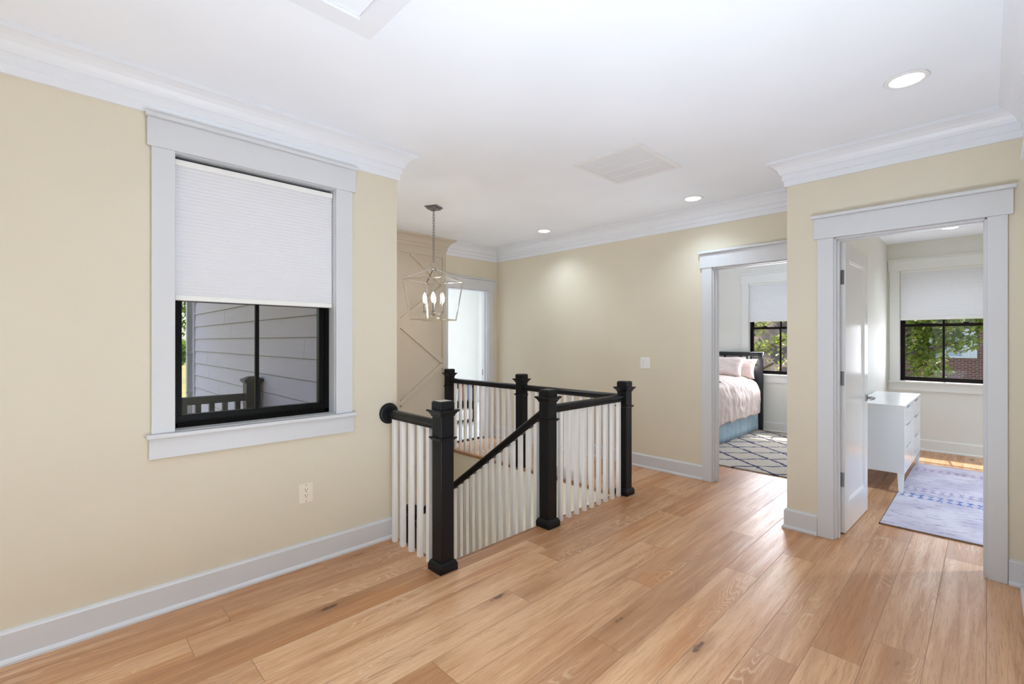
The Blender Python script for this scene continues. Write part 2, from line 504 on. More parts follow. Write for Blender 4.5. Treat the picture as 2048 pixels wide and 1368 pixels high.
# ------------------------------------------------------------------ geometry helpers
class MB:
    def __init__(self):
        self.bm = bmesh.new()

    def box(self, x0, x1, y0, y1, z0, z1):
        x0, x1 = min(x0, x1), max(x0, x1)
        y0, y1 = min(y0, y1), max(y0, y1)
        z0, z1 = min(z0, z1), max(z0, z1)
        v = [self.bm.verts.new(p) for p in ((x0, y0, z0), (x1, y0, z0), (x1, y1, z0), (x0, y1, z0),
                                            (x0, y0, z1), (x1, y0, z1), (x1, y1, z1), (x0, y1, z1))]
        for f in ((3, 2, 1, 0), (4, 5, 6, 7), (0, 1, 5, 4), (1, 2, 6, 5), (2, 3, 7, 6), (3, 0, 4, 7)):
            self.bm.faces.new([v[i] for i in f])
        return self

    def cbox(self, c, s):
        return self.box(c[0] - s[0] / 2, c[0] + s[0] / 2, c[1] - s[1] / 2, c[1] + s[1] / 2, c[2] - s[2] / 2, c[2] + s[2] / 2)

    def frustum(self, cx, cy, z0, h0, z1, h1):
        a = [self.bm.verts.new((cx + sx * h0, cy + sy * h0, z0)) for sx, sy in ((-1, -1), (1, -1), (1, 1), (-1, 1))]
        b = [self.bm.verts.new((cx + sx * h1, cy + sy * h1, z1)) for sx, sy in ((-1, -1), (1, -1), (1, 1), (-1, 1))]
        self.bm.faces.new(a[::-1]); self.bm.faces.new(b)
        for i in range(4):
            j = (i + 1) % 4
            self.bm.faces.new((a[i], a[j], b[j], b[i]))
        return self

    def loft(self, rings, cap=True):
        """rings: lists of points, all of the same length, closed loops"""
        rr = [[self.bm.verts.new(p) for p in r] for r in rings]
        n = len(rr[0])
        for a, b in zip(rr, rr[1:]):
            for i in range(n):
                j = (i + 1) % n
                self.bm.faces.new((a[i], a[j], b[j], b[i]))
        if cap:
            self.bm.faces.new(rr[0][::-1])
            self.bm.faces.new(rr[-1])
        return self

    def tube(self, pts, r, n=10):
        pts = [Vector(p) for p in pts]
        rings = []
        for i, p in enumerate(pts):
            a = pts[max(i - 1, 0)]
            b = pts[min(i + 1, len(pts) - 1)]
            d = (b - a).normalized()
            u = d.cross(Vector((0, 0, 1)))
            if u.length < 1e-3:
                u = Vector((1, 0, 0))
            u.normalize()
            w = d.cross(u)
            rings.append([p + u * (math.cos(2 * math.pi * k / n) * r) + w * (math.sin(2 * math.pi * k / n) * r) for k in range(n)])
        return self.loft(rings)

    def ring(self, c, R_, r, rot=None, n=18, m=8, sx=1.0):
        vs = []
        for i in range(n):
            a = 2 * math.pi * i / n
            row = []
            for j in range(m):
                bq = 2 * math.pi * j / m
                p = Vector(((R_ * sx + r * math.cos(bq)) * math.cos(a) if sx == 1 else (R_ * math.cos(a) * sx + r * math.cos(bq) * math.cos(a)), 0, 0))
                p = Vector((R_ * sx * math.cos(a) + r * math.cos(bq) * math.cos(a), r * math.sin(bq), R_ * math.sin(a) + r * math.cos(bq) * math.sin(a)))
                if rot is not None:
                    p = rot @ p
                row.append(self.bm.verts.new(p + Vector(c)))
            vs.append(row)
        for i in range(n):
            for j in range(m):
                self.bm.faces.new((vs[i][j], vs[i][(j + 1) % m], vs[(i + 1) % n][(j + 1) % m], vs[(i + 1) % n][j]))
        return self

    def lathe(self, c, prof, axis='Z', n=24):
        """prof: list of (radius, height) along the axis"""
        rings = []
        for r, h in prof:
            row = []
            for k in range(n):
                a = 2 * math.pi * k / n
                q = (r * math.cos(a), r * math.sin(a), h)
                if axis == 'Y':
                    q = (q[0], q[2], q[1])
                elif axis == 'X':
                    q = (q[2], q[0], q[1])
                row.append(Vector(q) + Vector(c))
            rings.append(row)
        return self.loft(rings)

    def extrude_profile(self, prof, a, b, axis):
        """prof: list of 2D points in the plane across the axis ('X': (y,z), 'Y': (x,z), 'Z': (x,y))"""
        def P(p, t):
            return {'X': (t, p[0], p[1]), 'Y': (p[0], t, p[1]), 'Z': (p[0], p[1], t)}[axis]
        return self.loft([[P(p, a) for p in prof], [P(p, b) for p in prof]])

    def sweep(self, path, prof, right=True):
        """carry a profile of (offset from the wall, z) along a plan path with mitred corners; the room is on the right"""
        P = [Vector(p) for p in path]
        nrm = []
        for a, b in zip(P, P[1:]):
            d = (b - a).normalized()
            nrm.append(Vector((d.y, -d.x)) if right else Vector((-d.y, d.x)))
        rings = []
        for i, p in enumerate(P):
            if i == 0:
                mt = nrm[0]
            elif i == len(P) - 1:
                mt = nrm[-1]
            else:
                s = nrm[i - 1] + nrm[i]
                mt = s / (1 + nrm[i - 1].dot(nrm[i]))
            rings.append([(p.x + mt.x * o, p.y + mt.y * o, z) for o, z in prof])
        return self.loft(rings)

    def grid(self, f, nu, nv):
        vs = [[self.bm.verts.new(f(i / nu, j / nv)) for j in range(nv + 1)] for i in range(nu + 1)]
        for i in range(nu):
            for j in range(nv):
                self.bm.faces.new((vs[i][j], vs[i + 1][j], vs[i + 1][j + 1], vs[i][j + 1]))
        return self

    def rot(self, mat):
        bmesh.ops.transform(self.bm, matrix=mat, verts=self.bm.verts)
        return self

    def build(self, name, mat, parent=None, smooth=False, bevel=0.0, local=False, seg=2, recalc=True):
        if recalc:
            bmesh.ops.recalc_face_normals(self.bm, faces=self.bm.faces)
        if parent is not None and not local:
            L = Vector((0, 0, 0))
            q = parent
            while q is not None:
                L += q.location
                q = q.parent
            bmesh.ops.translate(self.bm, vec=-L, verts=self.bm.verts)
        me = bpy.data.meshes.new(name)
        self.bm.to_mesh(me)
        self.bm.free()
        for mm in (mat if isinstance(mat, (list, tuple)) else [mat]):
            me.materials.append(mm)
        if smooth:
            for p in me.polygons:
                p.use_smooth = True
        o = bpy.data.objects.new(name, me)
        COL.objects.link(o)
        if parent is not None:
            o.parent = parent
        if bevel > 0:
            bv = o.modifiers.new('bevel', 'BEVEL')
            bv.width = bevel
            bv.segments = seg
            bv.limit_method = 'ANGLE'
            bv.angle_limit = R(40)
        return o


def tag(o, label, cat, group=None, kind=None):
    o['label'] = label
    o['category'] = cat
    if group:
        o['group'] = group
    if kind:
        o['kind'] = kind
    return o


def thing(name, label, cat, loc=(0, 0, 0), rz=0.0, group=None, kind=None):
    o = bpy.data.objects.new(name, None)
    o.empty_display_size = 0.1
    COL.objects.link(o)
    o.location = loc
    o.rotation_euler = (0, 0, rz)
    return tag(o, label, cat, group, kind)


def struct(o, label=None, cat=None):
    o['kind'] = 'structure'
    if label:
        o['label'] = label
    if cat:
        o['category'] = cat
    return o


def copy_tree(o, parent=None):
    c = o.copy()
    COL.objects.link(c)
    if parent is not None:
        c.parent = parent
    for ch in list(o.children):
        copy_tree(ch, c)
    return c


def slab_with_holes(a0, a1, z0, z1, holes):
    """rectangles that fill a wall face around its openings"""
    xs = sorted({a0, a1, *[h[0] for h in holes], *[h[1] for h in holes]})
    out = []
    for u, v in zip(xs, xs[1:]):
        cut = sorted([(h[2], h[3]) for h in holes if h[0] <= u + 1e-6 and h[1] >= v - 1e-6])
        z = z0
        for c0, c1 in cut:
            if c0 > z + 1e-6:
                out.append((u, v, z, c0))
            z = max(z, c1)
        if z < z1 - 1e-6:
            out.append((u, v, z, z1))
    return out


def wall_x(name, x0, x1, y0, y1, z0, z1, holes, mat, label):          # wall that runs along Y
    m = MB()
    for a, b, c, d in slab_with_holes(y0, y1, z0, z1, holes):
        m.box(x0, x1, a, b, c, d)
    return struct(m.build(name, mat), label, 'wall')


def wall_y(name, y0, y1, x0, x1, z0, z1, holes, mat, label):          # wall that runs along X
    m = MB()
    for a, b, c, d in slab_with_holes(x0, x1, z0, z1, holes):
        m.box(a, b, y0, y1, c, d)
    return struct(m.build(name, mat), label, 'wall')


# ------------------------------------------------------------------ the shell
CH = 2.74
YA, XA = 2.985, 1.758          # wall with the window, its end
YE = 5.06                      # panelled wall
YD = 5.09                      # wall with the far doorway
XB = 4.668                     # wall with the light switch
XC, YC = 3.93, 1.058           # wall with the near doorway, its corner
YR = -0.155                    # wall on the right
XW = 7.95                      # outside wall with the bedroom windows
XBK = -6.0                     # wall behind the camera
YS = 2.39                      # near edge of the stairwell
XS0, XS1 = 1.735, 3.655        # left and right edge of the stairwell
DT = 2.13                      # top of the door openings

f = MB()
f.box(XBK, XC + 0.12, YR, YS, -0.02, 0)
f.box(XBK, XS0, YS, YA, -0.02, 0)
f.box(XS1, XB + 0.12, YS, YD + 0.1, -0.02, 0)
f.box(XC + 0.12, XB + 0.12, YC, YS, -0.02, 0)
f.box(XC + 0.12, XW, -2.6, YC - 0.113, -0.02, 0)
f.box(XB + 0.12, XW, YC, 4.6, -0.02, 0)
struct(f.build('floor', M['floor']), 'wide plank oak floor running through the hall and bedrooms', 'floor')
f = MB().box(1.7, 7.0, YD + 0.1, 8.2, -0.02, 0)
struct(f.build('floor_far', M['tile']), 'pale tiled floor beyond the far doorway', 'floor')
c = MB().box(XBK - 0.2, XW + 0.2, -2.8, 8.4, CH, CH + 0.15)
struct(c.build('ceiling', M['ceiling']), 'smooth white ceiling', 'ceiling')

m = MB().box(XC + 0.12, XW, -2.6, YC - 0.113, 2.685, CH).box(XB + 0.12, XW, YC, 4.6, 2.685, CH)
struct(m.build('ceiling_bedrooms', M['ceiling']), 'white ceiling over the two bedrooms', 'ceiling')
WA = (0.444, 1.303, 0.925, 2.392)                 # opening of the window in the left wall
wall_y('wall_left', YA, YA + 0.2, XBK, XA - 0.268, 0, CH, [WA, (-4.2, -2.0, 0.8, 2.392)], M['beige'], 'beige wall with the shaded window')
m = MB().box(XA - 0.268, XA, YA, YE + 0.14, -3.0, CH).box(XA - 0.268, XS0, YS, YA, -3.0, -0.02)
struct(m.build('wall_stair_left', M['beige']), 'beige wall along the left of the stairs', 'wall')
wall_y('wall_accent', YE, YE + 0.14, XA, 3.70, -3.0, CH, [], M['tan'], 'tan panelled wall behind the stairs')
DD = (3.765, 4.49)
wall_y('wall_far', YD, YD + 0.13, 3.70, XB + 0.12, -3.0, CH, [(DD[0], DD[1], 0, DT)], M['beige'], 'beige wall with the far doorway')
DB = (1.158, 1.918)
wall_x('wall_switch', XB, XB + 0.12, YC - 0.113, YD, 0, CH, [(DB[0], DB[1], 0, DT)], M['beige'], 'beige wall with the light switch')
DC = (0.004, 0.762)
wall_x('wall_doorway', XC, XC + 0.12, YR - 0.15, YC, 0, CH, [(DC[0], DC[1], 0, DT)], M['beige'], 'beige wall with the near doorway')
m = MB().box(XC + 0.12, XB, YC - 0.05, YC, 0, CH)
struct(m.build('wall_return', M['beige']), 'beige return beside the bedroom doorway', 'wall')
m = MB().box(XC + 0.12, XB, YC - 0.113, YC - 0.05, 0, CH).box(XB, XW, YC - 0.113, YC, 0, CH)
struct(m.build('wall_partition', M['room']), 'off-white wall between the two bedrooms', 'wall')
D4 = (2.45, 3.21)
wall_y('wall_right', YR - 0.15, YR, XBK, XC, 0, CH, [(D4[0], D4[1], 0, DT), (-4.2, -2.0, 0.8, 2.392)], M['beige'], 'beige wall along the right edge')
wall_x('wall_back', XBK - 0.2, XBK, YR - 0.15, YA + 0.2, 0, CH, [(0.25, 2.55, 0.7, 2.4)], M['beige'], 'beige wall behind the viewer')
# inner faces of the two bedrooms and of the far room
WR = (-0.03, 0.818, 0.88, 2.32)
WB = (1.815, 2.69, 0.88, 2.32)
wall_x('wall_window', XW, XW + 0.2, -2.8, 5.2, -3.0, CH, [WR, WB], M['room'], 'off-white bedroom wall with two windows')
m = MB().box(XC + 0.12, XW, -2.8, -2.6, 0, CH)
struct(m.build('wall_side', M['room']), 'off-white side wall of the dresser room', 'wall')
m = MB().box(XB + 0.12, XW, 4.6, 4.8, 0, CH).box(XB + 0.12, XB + 0.135, DB[1] + 0.1, 4.6, 0, CH).box(XB + 0.12, XB + 0.135, DB[0], DB[1], DT + 0.2, CH)
struct(m.build('wall_bedroom', M['room']), 'off-white wall beside the bed', 'wall')
m = MB()
for a, b, z0, z1 in slab_with_holes(1.5, 7.0, 0, CH, [(3.8, 5.4, 0.7, 2.3)]):
    m.box(a, b, 8.2, 8.35, z0, z1)
m.box(1.70, 1.84, YE + 0.14, 8.2, 0, CH).box(6.9, 7.0, YD + 0.13, 8.2, 0, CH)
m.box(1.84, 3.70, YE + 0.14, YE + 0.16, 0, CH).box(XB + 0.12, 6.9, 4.8, YD + 0.13, 0, CH)
struct(m.build('wall_beyond', M['room']), 'white walls of the room beyond the far doorway', 'wall')
# stairwell below the floor
m = MB().box(XS1 + 0.02, XS1 + 0.2, YS - 0.2, YE, -3.0, -0.02).box(XS0, XS1 + 0.02, YS - 0.2, YS - 0.02, -3.0, -0.02)
struct(m.build('wall_stairwell', M['beige']), 'beige stairwell wall below the landing floor', 'wall')
m = MB().box(XS0, XS1 + 0.02, YS - 0.02, YE, -3.1, -3.0)
struct(m.build('floor_lower', M['floor']), 'oak floor at the foot of the stairs', 'floor')
# nosings round the stairwell
m = MB()
pn = lambda s, q: [(q, -0.026), (q + s * 0.022, -0.026), (q + s * 0.028, -0.018), (q + s * 0.028, -0.006), (q + s * 0.022, 0.001), (q, 0.001)]
m.extrude_profile(pn(-1, XS1 + 0.02), YS, YE, 'Y')
m.extrude_profile(pn(1, YS - 0.02), XS0, XS1, 'X')
m.extrude_profile(pn(1, XS0 - 0.02), YS, YA, 'Y')
struct(m.build('trim_9', M['nosing']), 'oak nosing round the stair opening', 'trim')

# crown mouldings
CROWN = [(0, 2.558), (0.017, 2.558), (0.017, 2.598), (0.027, 2.602), (0.027, 2.642), (0.040, 2.646),
         (0.046, 2.664), (0.058, 2.684), (0.076, 2.702), (0.098, 2.714), (0.112, 2.718), (0.112, 2.7395), (0, 2.7395)]
m = MB().sweep([(XBK, YA), (XA, YA), (XA, YE)], CROWN)
struct(m.build('trim_1', M['crown']), 'white crown moulding over the window wall', 'trim')
m = MB().sweep([(XA, YE), (3.70, YE), (3.70, YD)], CROWN)
struct(m.build('trim_2', M['tan']), 'tan crown moulding over the panelled wall', 'trim')
m = MB().sweep([(3.70, YD), (XB, YD), (XB, YC), (XC, YC), (XC, YR), (XBK, YR)], CROWN)
struct(m.build('trim_3', M['crown']), 'white crown moulding over the doorways', 'trim')

# baseboards
BASE = [(0, 0), (0.029, 0), (0.029, 0.010), (0.024, 0.020), (0.017, 0.024), (0.017, 0.132), (0.011, 0.140), (0.009, 0.146), (0, 0.146)]
for nm, path, lab in [('baseboard_left', [(XBK, YA), (XS0 - 0.002, YA)], 'under the shaded window'),
                      ('baseboard_switch', [(XB, YD), (XB, 2.014)], 'under the light switch'),
                      ('baseboard_corner', [(XB - 0.02, YC), (XC, YC), (XC, 0.862)], 'round the corner by the near doorway'),
                      ('baseboard_right', [(XC, -0.082), (XC, YR), (D4[1] + 0.1, YR)], 'on the right wall'),
                      ('baseboard_far', [(4.60, YD), (XB, YD)], 'beside the far doorway'),
                      ('baseboard_dresser', [(XC + 0.12, YC - 0.113), (XW, YC - 0.113), (XW, -2.6)], 'in the dresser room'),
                      ('baseboard_bedroom', [(XW, 4.6), (XW, YC), (XB + 0.12, YC)], 'in the bedroom')]:
    m = MB().sweep(path, BASE)
    struct(m.build(nm, M['room_trim' if nm in ('baseboard_dresser', 'baseboard_bedroom') else 'trim']), 'white baseboard ' + lab, 'baseboard')

# accent wall battens: two stiles and a lattice of diagonals
m = MB()
th = 0.026
xl, xr = 2.985, 3.675
for xx in (xr, xl, xl - (xr - xl)):
    m.box(xx - 0.026, xx + 0.026, YE - th, YE + 0.002, -3.0, 2.499)
m.box(XA, 3.70, YE - th, YE + 0.002, 2.50, 2.565)


def batten(xa, za, xb, zb, w=0.058):
    d = Vector((xb - xa, zb - za)).normalized()
    nn = Vector((-d.y, d.x)) * (w / 2)
    pts = [(xa + nn.x, za + nn.y), (xa - nn.x, za - nn.y), (xb - nn.x, zb - nn.y), (xb + nn.x, zb + nn.y)]
    m.loft([[(p[0], YE - th * 0.96, p[1]) for p in pts], [(p[0], YE, p[1]) for p in pts]])


hs = 0.51
for k in range(-9, 2):
    zr = 2.13 - 2 * hs * (-k) if k <= 0 else 99
    if k > 0:
        continue
    zt = min(zr + hs, 2.50)
    for xe, sg in ((xr, 1), (2 * xl - xr, -1)):
        # from the stile node above to this node, then down to the next one
        fr = (zt - zr) / hs
        batten(xe, zr, xe + (xl - xe) * fr, zt)
        batten(xe, zr, xl, zr - hs)
struct(m.build('trim_4', M['tan']), 'tan diagonal battens on the panelled wall', 'trim')


# ------------------------------------------------------------------ door casings and windows
def casing_x(name, x, sgn, y0, y1, zt, label, cw=0.098, ears=0.022, cut=None, wall_t=0.12, hz=0.145, right=True, left=True, cwr=None):
    """casing on a wall face at x, standing out along sgn; opening y0..y1"""
    t = 0.02
    cwr = cw if cwr is None else cwr
    m = MB()
    if right:
        m.box(x, x + sgn * t, y0 - cwr, y0, 0, zt)
    if left:
        m.box(x, x + sgn * t, y1, y1 + cw, 0, zt)
    a = y0 - cwr - ears if right else y0
    b = y1 + cw + ears if left else y1
    if cut is not None:
        a = max(a, cut)
    m.box(x, x + sgn * (t + 0.006), a, b, zt, zt + hz)
    m.box(x, x + sgn * (t + 0.028), a - (0.012 if cut is None else 0), b + 0.012, zt + hz, zt + hz + 0.022)
    # jambs and stops inside the opening
    w = -sgn * wall_t
    m.box(x, x + w, y0 - 0.001, y0 + 0.012, 0, zt).box(x, x + w, y1 - 0.012, y1 + 0.001, 0, zt).box(x, x + w, y0, y1, zt - 0.012, zt)
    m.box(x + w * 0.35, x + w * 0.62, y0, y0 + 0.017, 0, zt).box(x + w * 0.35, x + w * 0.62, y1 - 0.024, y1, 0, zt)
    m.box(x + w * 0.35, x + w * 0.62, y0, y1, zt - 0.018, zt)
    return struct(m.build(name, M['trim'], bevel=0.0025), label, 'trim')


casing_x('trim_5', XC, -1, DC[0], DC[1], DT, 'white casing round the near doorway', cwr=0.084)
casing_x('trim_6', XB, -1, DB[0], DB[1], DT, 'white casing round the bedroom doorway', cut=YC + 0.003)
# far doorway: wall along X
m = MB()
m.box(DD[1], DD[1] + 0.098, YD - 0.02, YD, 0, DT).box(3.702, DD[0], YD - 0.02, YD, 0, DT)
m.box(3.702, DD[1] + 0.12, YD - 0.026, YD, DT, DT + 0.145).box(3.702, DD[1] + 0.132, YD - 0.048, YD, DT + 0.145, DT + 0.167)
m.box(DD[0] - 0.001, DD[0] + 0.012, YD, YD + 0.13, 0, DT).box(DD[1] - 0.012, DD[1] + 0.001, YD, YD + 0.13, 0, DT).box(DD[0], DD[1], YD, YD + 0.13, DT - 0.012, DT)
m.box(DD[1] - 0.024, DD[1], YD + 0.045, YD + 0.08, 0, DT).box(DD[0], DD[0] + 0.024, YD + 0.045, YD + 0.08, 0, DT)
o7 = struct(m.build('trim_7', M['trim'], bevel=0.0025), 'white casing round the far doorway', 'trim')
m = MB().box(DD[1] - 0.0145, DD[1] - 0.011, YD + 0.085, YD + 0.112, 0.90, 0.985)
m.build('strike_plate', M['steel'], o7)
# doorway on the right wall, almost wholly outside the frame
m = MB()
m.box(D4[1], D4[1] + 0.098, YR, YR + 0.02, 0, DT).box(D4[0] - 0.098, D4[0], YR, YR + 0.02, 0, DT)
m.box(D4[0] - 0.12, D4[1] + 0.12, YR, YR + 0.026, DT, DT + 0.145).box(D4[0] - 0.132, D4[1] + 0.14, YR, YR + 0.045, DT + 0.145, DT + 0.167)
struct(m.build('trim_8', M['trim'], bevel=0.0025), 'white casing on the right wall', 'trim')
m = MB().box(D4[0] + 0.003, D4[1] - 0.003, YR - 0.08, YR - 0.045, 0.008, DT - 0.004)
struct(m.build('door_3', M['door']), 'closed white door on the right wall', 'door')


def honeycomb(axis, a0, a1, w, z0, z1, depth, parent, pitch=0.019):
    """pleated fabric between a0 and a1 in the plane w"""
    n = max(2, int(round((z1 - z0) / pitch)))
    p = (z1 - z0) / n
    prof_f, prof_b = [], []
    for i in range(n):
        z = z0 + i * p
        prof_f += [(-depth * 0.43, z), (-depth * 0.5, z + p * 0.5)]
        prof_b += [(depth * 0.43, z), (depth * 0.5, z + p * 0.5)]
    prof_f.append((-depth * 0.43, z1)); prof_b.append((depth * 0.43, z1))
    prof = [(w + q[0], q[1]) for q in prof_f] + [(w + q[0], q[1]) for q in prof_b[::-1]]
    m = MB().extrude_profile(prof, a0, a1, axis)
    return m.build('pleated_fabric', M['shade'], parent)


# window in the left wall (looks along +Y)
wx0, wx1, wz0, wz1 = WA
win = thing('window_1', 'window with white casing and black lower sash on the left wall', 'window', ((wx0 + wx1) / 2, YA, wz0), kind='structure')
m = MB()
m.box(wx0 - 0.098, wx0, YA - 0.02, YA, wz0, wz1).box(wx1, wx1 + 0.112, YA - 0.02, YA, wz0, wz1)
m.box(wx0 - 0.116, wx1 + 0.133, YA - 0.026, YA, wz1, 2.538).box(wx0 - 0.124, wx1 + 0.140, YA - 0.044, YA, 2.538, 2.557)
m.box(wx0 - 0.012, wx0 + 0.004, YA, YA + 0.2, wz0, wz1).box(wx1 - 0.004, wx1 + 0.012, YA, YA + 0.2, wz0, wz1).box(wx0, wx1, YA, YA + 0.2, wz1 - 0.004, wz1 + 0.01)
m.build('window_casing', M['trim'], win, bevel=0.0025)
m = MB().box(wx0 - 0.12, wx1 + 0.132, YA - 0.045, YA + 0.0, 0.903, wz0).box(wx0, wx1, YA, YA + 0.2, 0.90, wz0 + 0.004)
m.build('window_stool', M['trim'], win, bevel=0.004)
m = MB().box(wx0 - 0.108, wx1 + 0.12, YA - 0.02, YA, 0.797, 0.903)
m.build('window_apron', M['trim'], win, bevel=0.002)
fy0, fy1 = YA + 0.085, YA + 0.15
m = MB()
m.box(wx0, wx0 + 0.028, fy0, fy1, wz0, wz1).box(wx1 - 0.03, wx1, fy0, fy1, wz0, wz1)
m.box(wx0, wx1, fy0, fy1, wz0, wz0 + 0.03).box(wx0, wx1, fy0, fy1, wz1 - 0.03, wz1)
m.build('window_frame', M['sash'], win, bevel=0.002)
m = MB()
gx0, gx1, gz0, gz1 = wx0 + 0.022, wx1 - 0.02, wz0 + 0.026, 1.66
m.box(gx0, gx0 + 0.026, fy0 + 0.012, fy1 - 0.01, gz0, gz1).box(gx1 - 0.045, gx1, fy0 + 0.012, fy1 - 0.01, gz0, gz1)
m.box(gx0, gx1, fy0 + 0.006, fy1 - 0.01, gz0, gz0 + 0.044).box(gx0, gx1, fy0 + 0.004, fy1 - 0.006, gz1 - 0.042, gz1)
xm = (gx0 + gx1) / 2 - 0.006
m.box(xm - 0.011, xm + 0.011, fy0 + 0.016, fy0 + 0.036, gz0, gz1)
sash = m.build('lower_sash', M['sash'], win, bevel=0.002)
m = MB().box(gx0 + 0.01, gx1 - 0.01, fy0 + 0.026, fy0 + 0.029, gz0, gz1)
m.build('pane', M['glass'], sash)
m = MB()
m.box(gx0, gx0 + 0.03, fy0 + 0.03, fy1, 1.62, wz1 - 0.03).box(gx1 - 0.03, gx1, fy0 + 0.03, fy1, 1.62, wz1 - 0.03).box(gx0, gx1, fy0 + 0.03, fy1, wz1 - 0.07, wz1 - 0.03)
us = m.build('upper_sash', M['sash'], win)
m = MB().box(gx0, gx1, fy0 + 0.045, fy0 + 0.048, 1.62, wz1 - 0.03)
m.build('pane', M['glass'], us)
sh = thing('cellular_shade', 'white honeycomb shade half lowered in the big window on the left wall', 'window shade', ((wx0 + wx1) / 2, YA + 0.045, 1.62))
honeycomb('X', wx0 + 0.008, wx1 - 0.008, YA + 0.047, 1.648, 2.335, 0.034, sh)
MB().box(wx0 + 0.006, wx1 - 0.006, YA + 0.022, YA + 0.072, 2.335, 2.366).build('head_rail', M['white_plastic'], sh, bevel=0.003)
MB().box(wx0 + 0.008, wx1 - 0.008, YA + 0.026, YA + 0.068, 1.618, 1.648).build('bottom_rail', M['white_plastic'], sh, bevel=0.004)


def window_far(nm, label, hole, shade_bot, slabel, mullfix=0.0):
    y0, y1, z0, z1 = hole
    win = thing(nm, label, 'window', (XW, (y0 + y1) / 2, z0), kind='structure')
    x = XW
    m = MB()
    m.box(x - 0.02, x, y0 - 0.1, y0, z0, z1).box(x - 0.02, x, y1, y1 + 0.1, z0, z1)
    m.box(x - 0.024, x, y0 - 0.115, y1 + 0.115, z1, z1 + 0.135).box(x - 0.04, x, y0 - 0.125, y1 + 0.122, z1 + 0.135, z1 + 0.152)
    m.box(x, x + 0.2, y0 - 0.01, y0 + 0.004, z0, z1).box(x, x + 0.2, y1 - 0.004, y1 + 0.01, z0, z1).box(x, x + 0.2, y0, y1, z1 - 0.004, z1 + 0.01)
    m.build('window_casing', M['room_trim'], win, bevel=0.002)
    m = MB().box(x - 0.045, x, y0 - 0.12, y1 + 0.118, z0 - 0.022, z0).box(x, x + 0.2, y0, y1, z0 - 0.02, z0 + 0.003)
    m.build('window_stool', M['room_trim'], win, bevel=0.004)
    m = MB().box(x - 0.02, x, y0 - 0.11, y1 + 0.11, z0 - 0.12, z0 - 0.022)
    m.build('window_apron', M['room_trim'], win)
    a, b = x + 0.06, x + 0.12
    m = MB().box(a, b, y0, y0 + 0.024, z0, z1).box(a, b, y1 - 0.024, y1, z0, z1).box(a, b, y0, y1, z0, z0 + 0.02).box(a, b, y0, y1, z1 - 0.02, z1)
    m.build('window_frame', M['sash_brown'], win)
    m = MB()
    zm = 1.605
    m.box(a + 0.01, b - 0.02, y0 + 0.02, y0 + 0.05, z0 + 0.018, zm + 0.02).box(a + 0.01, b - 0.02, y1 - 0.05, y1 - 0.02, z0 + 0.018, zm + 0.02)
    m.box(a + 0.005, b - 0.02, y0 + 0.02, y1 - 0.02, z0 + 0.016, z0 + 0.055).box(a + 0.003, b - 0.01, y0 + 0.02, y1 - 0.02, zm - 0.018, zm + 0.018)
    ym = (y0 + y1) / 2
    m.box(a + 0.015, a + 0.035, ym - 0.011, ym + 0.011, z0 + 0.03, zm)
    ls = m.build('lower_sash', M['sash_brown'], win)
    MB().box(a + 0.025, a + 0.028, y0 + 0.03, y1 - 0.03, z0 + 0.03, zm).build('pane', M['glass'], ls)
    for yy in (y0 + 0.22, y1 - 0.22):
        MB().box(a - 0.006, a + 0.03, yy - 0.025, yy + 0.025, zm + 0.018, zm + 0.034).build('sash_lock', M['sash_brown'], ls, bevel=0.003)
    m = MB()
    m.box(b - 0.015, b, y0 + 0.02, y0 + 0.05, zm, z1 - 0.02).box(b - 0.015, b, y1 - 0.05, y1 - 0.02, zm, z1 - 0.02).box(b - 0.015, b, ym - 0.011, ym + 0.011, zm, z1 - 0.02)
    us = m.build('upper_sash', M['sash_brown'], win)
    MB().box(b - 0.01, b - 0.007, y0 + 0.03, y1 - 0.03, zm, z1 - 0.02).build('pane', M['glass'], us)
    sh = thing('cellular_shade', slabel, 'window shade', (x + 0.03, ym, shade_bot))
    honeycomb('Y', y0 + 0.007, y1 - 0.007, x + 0.032, shade_bot + 0.03, z1 - 0.03, 0.034, sh)
    MB().box(x + 0.008, x + 0.056, y0 + 0.006, y1 - 0.006, z1 - 0.03, z1 - 0.002).build('head_rail', M['white_plastic'], sh, bevel=0.003)
    MB().box(x + 0.010, x + 0.054, y0 + 0.006, y1 - 0.006, shade_bot, shade_bot + 0.03).build('bottom_rail', M['white_plastic'], sh, bevel=0.004)


window_far('window_2', 'window over the dresser room floor with a dark sash', WR, 1.672, 'white honeycomb shade half lowered in the window beyond the near doorway')
window_far('window_3', 'window above the bed with a dark sash', WB, 1.705, 'white honeycomb shade half lowered in the window beside the bed')
